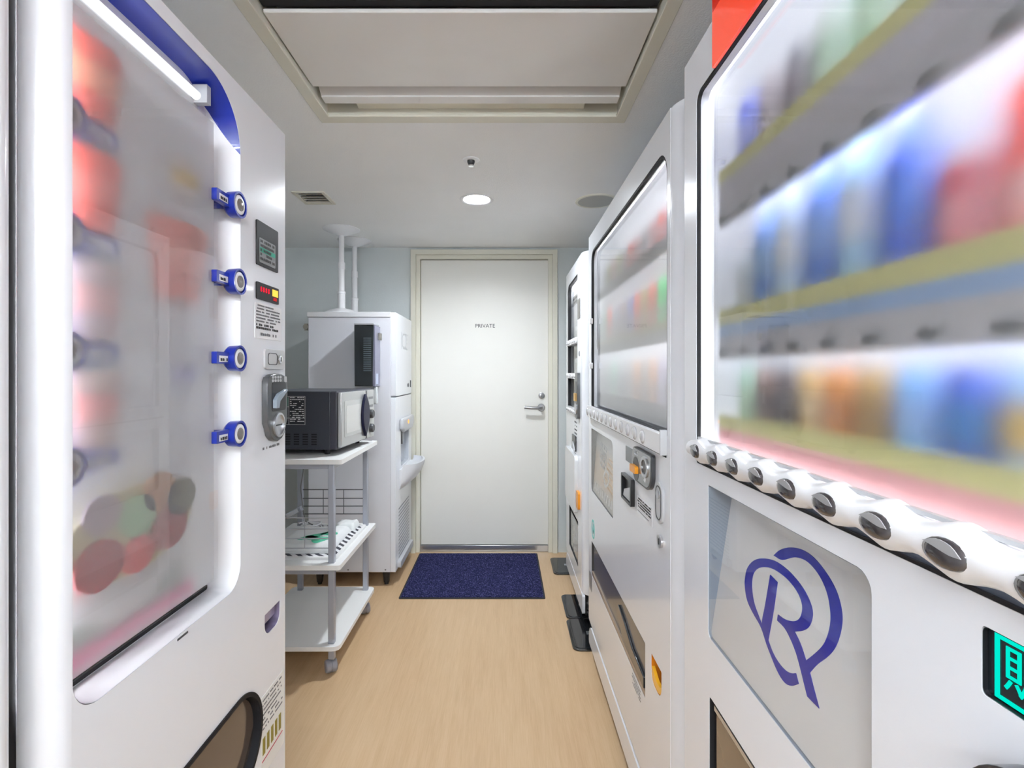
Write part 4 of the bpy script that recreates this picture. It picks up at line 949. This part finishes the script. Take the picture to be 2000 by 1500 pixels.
for y in (CY0, CY1):
    bm = nb()
    for z in (.51, .55, .59, .635): tube(bm, [(CX0+.012, y, z), (CX1-.012, y, z)], .0026, 6)
    for x in (-.93, -.825): tube(bm, [(x, y, .51), (x, y, .635)], .002, 6)
    obj('wire_guard', bm, mat('wire_grey', (.16, .165, .18), .35, metal=.6) if y == CY1 else SIL, ct)
bm = nb(); Mt = Matrix.Translation((-1.04, 2.52, .545)) @ Matrix.Rotation(math.radians(-28), 4, 'Y')
box(bm, -.06, .05, -.012, .012, -.012, .012, Mt); pb = obj('push_handle', bm, GRM, ct, bevel=.004)
bm = nb(); box(bm, -.03, .035, -.018, -.0125, -.010, .010, Mt); obj('handle_grip', bm, LGR, pb, bevel=.003)

# striped tray with papers on the middle shelf
tr = thing('striped_tray', 'black and white striped tray on the middle shelf of the cart', 'tray', (-.88, 2.37, .452))
bm = nb(); ext(bm, [rrect(-1.03, -.70, 2.14, 2.61, .02, 4)], lambda x, y: (x, y, .452), lambda x, y: (x, y, .457)); obj('tray_base', bm, CWH, tr)
bm = nb(); ext(bm, [rrect(-1.03, -.70, 2.14, 2.61, .02, 4), rrect(-1.015, -.715, 2.155, 2.595, .015, 4)], lambda x, y: (x, y, .457), lambda x, y: (x, y, .463)); obj('tray_rim', bm, CWH, tr)
bm = nb(); ext(bm, [rrect(-1.0145, -.7155, 2.1555, 2.5945, .014, 4)], lambda x, y: (x, y, .457), lambda x, y: (x, y, .4615)); obj('striped_liner', bm, zebra_mat(), tr)
def cloth(name, x0, x1, y0, y1, z0, h, m, label, cat, seed, parent=None, lumps=.35, grp=None):
    bm = nb(); N = 26; T = []
    for i in range(N+1):
        col = []
        for j in range(N+1):
            u, v = i/N, j/N; e = min(u, 1-u, v, 1-v)
            prof = min(1, e/.10)**.5
            zz = z0+.001+h*prof*(1-lumps+lumps*(1+noise.noise(Vector((u*5+seed, v*5, seed)))))*.8
            wob = .008*noise.noise(Vector((u*3, v*3, seed*2)))
            col.append(bm.verts.new((x0+(x1-x0)*u+wob, y0+(y1-y0)*v+wob, zz)))
        T.append(col)
    for i in range(N):
        for j in range(N): bm.faces.new([T[i][j], T[i+1][j], T[i+1][j+1], T[i][j+1]])
    ring = [T[i][0] for i in range(N+1)]+[T[N][j] for j in range(1, N+1)]+[T[i][N] for i in range(N-1, -1, -1)]+[T[0][j] for j in range(N-1, 0, -1)]
    low = [bm.verts.new((v.co.x, v.co.y, z0)) for v in ring]
    for i in range(len(ring)): bm.faces.new([ring[i], ring[(i+1) % len(ring)], low[(i+1) % len(ring)], low[i]])
    bm.faces.new(low)
    o = obj(name, bm, m, None, smooth=60, loc=((x0+x1)/2, (y0+y1)/2, z0)); tag(o, label, cat, grp); return o
CLM = mat('towel_white', (.82, .84, .84), .8, bump=.3, bscale=200)
cl = cloth('towel', -1.0, -.745, 2.185, 2.50, .463, .04, CLM, 'folded white towel with green print on the striped tray', 'towel', 3)
bm = nb()
for (cx, cy, rx, ry, a_) in ((-.875, 2.285, .04, .022, .4), (-.85, 2.31, .055, .022, .9), (-.82, 2.27, .04, .028, .1), (-.80, 2.35, .035, .025, .5)):
    pts = []
    for k in range(16):
        t = 2*PI*k/16; q = 1+.25*math.sin(3*t+a_*9); x, y = rx*q*math.cos(t), ry*q*math.sin(t)
        pts.append((cx+x*math.cos(a_)-y*math.sin(a_), cy+x*math.sin(a_)+y*math.cos(a_)))
    ext(bm, [pts], lambda x, y: (x, y, .485), lambda x, y: (x, y, .501))
obj('green_print', bm, mat('green_dye', (.12, .62, .40), .7), cl)
cloth('plastic_bag', -.83, -.735, 2.50, 2.59, .463, .04, mat('bag_white', (.84, .86, .85), .35, coat=.2), 'small crumpled white bag on the striped tray behind the towel', 'bag', 9, lumps=.12)
cd_ = thing('power_cord', 'white power cord bunched on the striped tray and hanging by the cart leg', 'cord', (-.98, 2.56, .4635))
pts = []
for k in range(70):
    t = k*.33; pts.append((-.955+.045*math.cos(t)*(1+.25*math.sin(t*.37))+.012*math.sin(t*.2), 2.54+.03*math.sin(t), .468+.00035*k+.003*math.sin(t*1.7)))
bm = nb(); tube(bm, pts, .0032, 6); obj('coil', bm, PLW, cd_, smooth=80)
hang = [(-1.005, 2.60, .86), (-1.012, 2.598, .80), (-1.02, 2.59, .72), (-1.028, 2.585, .66), (-1.02, 2.58, .60), (-1.01, 2.575, .53), (-.995, 2.565, .49), (-.955, 2.55, .478)]
bm = nb(); tube(bm, hang, .003, 6); obj('lead', bm, mat('cord_grey', (.25, .25, .25), .5), cd_, smooth=80)

# ------------------------------------------------------------------ microwave (turned a little)
mw = thing('microwave_oven', 'dark microwave oven with silver door standing on the cart', 'microwave', (-.875, 2.41, .882))
LM = []
def mwp(name, bm, m, parent=mw, **k):
    me_o = obj(name, bm, m, parent, **k); return me_o
mx, my = -.875, 2.41
MX0, MX1 = mx-.17, mx+.150
Y0, Y1 = my-.215, my+.215
bm = nb(); box(bm, MX0, MX1, Y0, Y1, .905, 1.155); mwp('body', bm, mat('microwave_dark', (.035, .038, .05), .4, coat=.1), bevel=.004)
bm = nb(); box(bm, MX1-.002, MX1+.03, Y0-.001, Y1+.001, .906, 1.156); mwp('front_surround', bm, mat('microwave_dark_edge', (.05, .05, .065), .35), bevel=.005)
FM = Face(MX1+.03, 1)
SLV = mat('microwave_silver', (.55, .56, .56), .28, metal=.55)
dm = FM.part('door', [(Y0+.004, .915), (Y0+.30, .915), (Y0+.315, .97), (Y0+.322, 1.03), (Y0+.315, 1.095), (Y0+.30, 1.15), (Y0+.004, 1.15)], 0, .018, SLV, mw, bevel=.004)
FM.part('door_window', rrect(Y0+.035, Y0+.24, .955, 1.112, .006), .0181, .0195, mat('window_pale_grey', (.50, .51, .50), .15, coat=.5), dm)
FM.part('window_screen', rrect(Y0+.055, Y0+.225, .97, 1.09, .004), .0196, .0202, mat('screen_pale', (.62, .63, .61), .2, coat=.4), dm)
lens = smooth_loop([(Y0+.275, .930), (Y0+.240, .985), (Y0+.230, 1.035), (Y0+.240, 1.085), (Y0+.275, 1.135), (Y0+.312, 1.085), (Y0+.324, 1.035), (Y0+.312, .985)], 4, 60)
FM.part('door_handle', lens, .0181, .032, mat('handle_navy_black', (.006, .007, .03), .35, spec=.3), dm, bevel=.004)
cpn = FM.part('control_panel', rrect(Y0+.325, Y1-.004, .915, 1.15, .006), 0, .016, SLV, mw, bevel=.003)
for z in (1.11, 1.07): FM.part('panel_label', rrect(Y0+.345, Y1-.02, z-.006, z+.006), .0161, .0168, MGR, cpn)
for z in (.96, 1.03):
    bm = nb(); lathe(bm, [(.022, 0), (.021, .012), (.018, .016)], M=Matrix.Translation(FM.p(Y0+.375, z, .0161)) @ Matrix.Rotation(PI/2, 4, 'Y'), n=20); obj('dial', bm, DGR, cpn)
SF = Y0-.0006
def side(name, x0, x1, z0, z1, m, parent, d=.0008, yoff=0):
    bm = nb(); box(bm, x0, x1, SF-d-yoff, SF-yoff, z0, z1); return obj(name, bm, m, parent, smooth=0)
WPT = mat('print_white', (.60, .60, .60), .5)
lbp = side('rating_label', -1.0, -.835, 1.012, 1.135, mat('label_black', (.02, .02, .026), .4), mw)
for a_ in ((-1.0, -.835, 1.1335, 1.135), (-1.0, -.835, 1.012, 1.0135), (-.8365, -.835, 1.012, 1.135), (-.908, -.906, 1.012, 1.135), (-1.0, -.908, 1.088, 1.0895), (-1.0, -.835, 1.040, 1.0415)): side('label_rule', *a_, WPT, lbp, .0006, .0009)
side('green_mark', -.927, -.91, 1.092, 1.13, mat('dark_green', (.02, .10, .07), .5), lbp, .0006, .0009)
bm = nb(); rr = random.Random(5)
for i in range(13):
    z = 1.129-i*.0085
    for (xa, xb) in ((-.995, -.93), (-.902, -.84)):
        x = xa
        while x < xb:
            l = rr.uniform(.003, .012)
            if rr.random() < .72: box(bm, x, min(x+l, xb), SF-.0016, SF-.001, z-.0022, z+.0018)
            x += l+.002
obj('label_print', bm, WPT, lbp, smooth=0)['kind'] = 'stuff'
for cx_ in range(4):
    for rz_ in range(5): side('vent_slot', -.925+cx_*.039, -.901+cx_*.039, .926+rz_*.0105, .932+rz_*.0105, SHD, mw)
for x in (MX0+.04, MX1-.03):
    for y in (Y0+.04, Y1-.04):
        bm = nb(); lathe(bm, [(.012, 0), (.014, .023)], c=(x, y, .8822), n=12); obj('foot', bm, BLK, mw)
mw.rotation_euler = (0, 0, math.radians(-4.5))

# ------------------------------------------------------------------ ice machine
IX0, IX1, IY0, IY1, IZ0, IZ1 = -1.13, -.655, 2.95, 3.45, .085, 1.585
im = thing('ice_machine', 'tall white ice dispenser on black feet beside the white door', 'ice machine', ((IX0+IX1)/2, 3.2, 0))
IW = mat('ice_white', (.72, .725, .77), .4, coat=.1, var=.01)
bm = nb(); box(bm, IX0, IX1, IY0, IY1, IZ0, IZ1-.03); obj('cabinet', bm, IW, im, bevel=.003)
bm = nb(); box(bm, IX0-.006, IX1-.0, IY0-.006, IY1, IZ1-.0295, IZ1); obj('top_cover', bm, mat('ice_top_white', (.80, .80, .82), .35), im, bevel=.003)
FI = Face(IX1, 1)
up = FI.part('upper_door', rrect(IY0, IY1, 1.10, IZ1-.002, .006), .001, .03, W, im, bevel=.006)
text('ice_letters', 'ICE', .15, FI.p(3.2, 1.425, .0302), (0, 1, 0), (0, 0, 1), mat('letter_grey', (.50, .51, .54), .4), up)
FI.part('door_latch', ell(3.32, 1.155, .012, .012, 14), .0301, .034, DGR, up); FI.part('door_switch', rrect(3.395, 3.41, 1.14, 1.185), .0301, .034, DGR, up)
FI.part('lower_front', [rrect(IY0, IY1, IZ0, 1.092, .004), rrect(3.10, 3.36, .67, .955, .02)], .001, .028, W, im, bevel=.004)
bm = nb()
FI.liner('dispenser_recess', rrect(3.10, 3.36, .67, .955, .02), .027, .026, mat('recess_pale_grey', (.50, .52, .56), .4), im)
hood = nb(); ext(hood, [[(3.06, .96), (3.40, .96), (3.40, .90), (3.35, .875), (3.11, .875), (3.06, .90)]], FI.lift(.0285), FI.lift(.055)); hd = obj('dispenser_hood', hood, LGR, im, bevel=.01, segs=3)
FI.part('ready_lamp', ell(3.20, .93, .012, .012, 14), .0555, .058, emit_mat('lamp_orange', (1, .35, .1), 1.5), hd)
FI.part('dispenser_lever', [(3.16, .87), (3.22, .87), (3.20, .79)], .006, .020, MGR, im)
# drip tray: shell curving from the front panel
bm = nb(); NT = 14
prof = [(.0, .535), (.03, .548), (.07, .58), (.10, .62), (.118, .665), (.12, .685), (.108, .685), (.10, .668), (.06, .655), (.0, .655)]
rows = []
for i in range(NT+1):
    u = i/NT; y = 3.05+.37*u; k = min(1, math.sin(PI*u)**.35 if 0 < u < 1 else 0)*.8+.2
    rows.append([bm.verts.new(FI.p(y, z, .0285+o*k)) for o, z in prof])
for a_, b_ in zip(rows, rows[1:]):
    for i in range(len(prof)): bm.faces.new([a_[i], a_[(i+1) % len(prof)], b_[(i+1) % len(prof)], b_[i]])
bm.faces.new(rows[0]); bm.faces.new(rows[-1][::-1]); obj('drip_tray', bm, mat('tray_pale', (.70, .71, .74), .35), im, smooth=50)
gr = nb()
for i in range(15):
    z = .135+i*.0205
    FI.plate(gr, [rrect(3.04, 3.36, z, z+.0065)], .0283, .0292)
obj('louver_grille', gr, mat('louver_grey', (.22, .23, .25), .5), im)['kind'] = 'stuff'
bm = nb(); FI.plate(bm, [rrect(3.0, 3.40, .09, .13, .01)], .0285, .05); obj('toe_tray', bm, LGR, im, bevel=.006)
for x, y in ((IX0+.05, IY0+.05), (IX1-.035, IY0+.05), (IX0+.05, IY1-.05), (IX1-.035, IY1-.05)):
    bm = nb(); lathe(bm, [(.012, .0), (.012, .012), (.017, .0125), (.024, .084)], c=(x, y, 0), n=16); obj('foot', bm, BLK, im)
for x in (IX0+.02, IX0+.23, IX1-.03):
    bm = nb(); lathe(bm, [(.005, 0), (.004, .002)], M=Matrix.Translation((x, IY0-.0005, .10)) @ Matrix.Rotation(PI/2, 4, 'X'), n=10); obj('screw', bm, MGR, im)
bm = nb(); box(bm, IX0-.03, IX0+.002, IY0+.02, IY0+.05, 1.48, 1.52); lathe(bm, [(.016, 0), (.016, .02)], M=Matrix.Translation((IX0-.015, IY0+.02, 1.50)) @ Matrix.Rotation(PI/2, 4, 'X'), n=14); obj('wall_bracket', bm, mat('bracket_bronze', (.35, .33, .28), .4, metal=.7), im)
bm = nb(); tube(bm, [(IX0+.002, 3.05, 1.25), (IX0-.02, 3.05, 1.22), (IX0-.024, 3.05, 1.16), (IX0-.01, 3.05, 1.08)], .005, 8); obj('drain_hose', bm, MGR, im, smooth=80)

# tension poles to the ceiling
def pole(y, label):
    x = -.975; t = thing('tension_pole', label, 'pole', (x, y, IZ1), 'white tension poles above the ice machine')
    z0 = IZ1
    bm = nb(); lathe(bm, [(.105, .0005), (.103, .006), (.07, .024), (.03, .034), (.024, .036)], c=(x, y, z0), n=32); obj('lower_dome', bm, PLW, t)
    bm = nb(); lathe(bm, [(.022, .034), (.022, .12), (.024, .122), (.024, .135), (.0175, .138), (.0175, .29), (.0155, .295), (.0155, ZC-z0-.03)], c=(x, y, z0), n=20); obj('tube', bm, PLW, t)
    bm = nb(); lathe(bm, [(.021, .27), (.021, .305), (.019, .31)], c=(x, y, z0), n=20); obj('collar', bm, PLW, t)
    bm = nb(); lathe(bm, [(.022, ZC-z0-.04), (.03, ZC-z0-.036), (.085, ZC-z0-.014), (.108, ZC-z0-.004), (.108, ZC-z0)], c=(x, y, z0), n=32); obj('upper_dome', bm, PLW, t)
pole(3.065, 'white tension pole on the cart side of the ice machine top'); pole(3.335, 'white tension pole on the ice machine top beside the back wall')

# dark bag dispenser on the side of the ice machine
bd = thing('cup_dispenser', 'dark ribbed cup dispenser box on the side of the ice machine', 'dispenser', (-.775, 2.885, 1.155))
bm = nb(); ext(bm, [[(-.825, 1.16), (-.728, 1.16), (-.722, 1.5), (-.83, 1.5)]], lambda x, z: (x, 2.83 if z > 1.4 else 2.82, z), lambda x, z: (x, 2.9495, z)); obj('box', bm, mat('dispenser_smoke', (.018, .022, .024), .15, coat=.5), bd, bevel=.003)
bm = nb(); box(bm, -.7285, -.715, 2.835, 2.9494, 1.158, 1.498); obj('side_cover', bm, mat('dispenser_side', (.22, .22, .30), .25, coat=.3), bd, bevel=.002)
for i in range(18):
    z = 1.245+i*.0105
    bm = nb(); box(bm, -.775, -.733, 2.815, 2.8215, z, z+.0035); obj('rib', bm, mat('rib_glint', (.12, .16, .18), .12, coat=.6), bd)
bm = nb(); box(bm, -.83, -.722, 2.826, 2.9494, 1.5005, 1.508); obj('lid', bm, mat('lid_grey', (.4, .4, .42), .3), bd)
bm = nb(); box(bm, -.7148, -.70, 2.90, 2.93, 1.42, 1.46); obj('hinge', bm, mat('bracket_bronze', (0, 0, 0)), bd, bevel=.002)
bm = nb(); box(bm, -.730, -.712, 2.86, 2.89, 1.06, 1.155); obj('cup_stub', bm, mat('cup_clear', (.7, .74, .75), .15, coat=.4), bd, bevel=.004)
bm = nb(); box(bm, -.7148, -.7140, 2.85, 2.90, 1.17, 1.23); obj('side_label', bm, mat('label_blue_white', (.55, .6, .75), .4), bd)
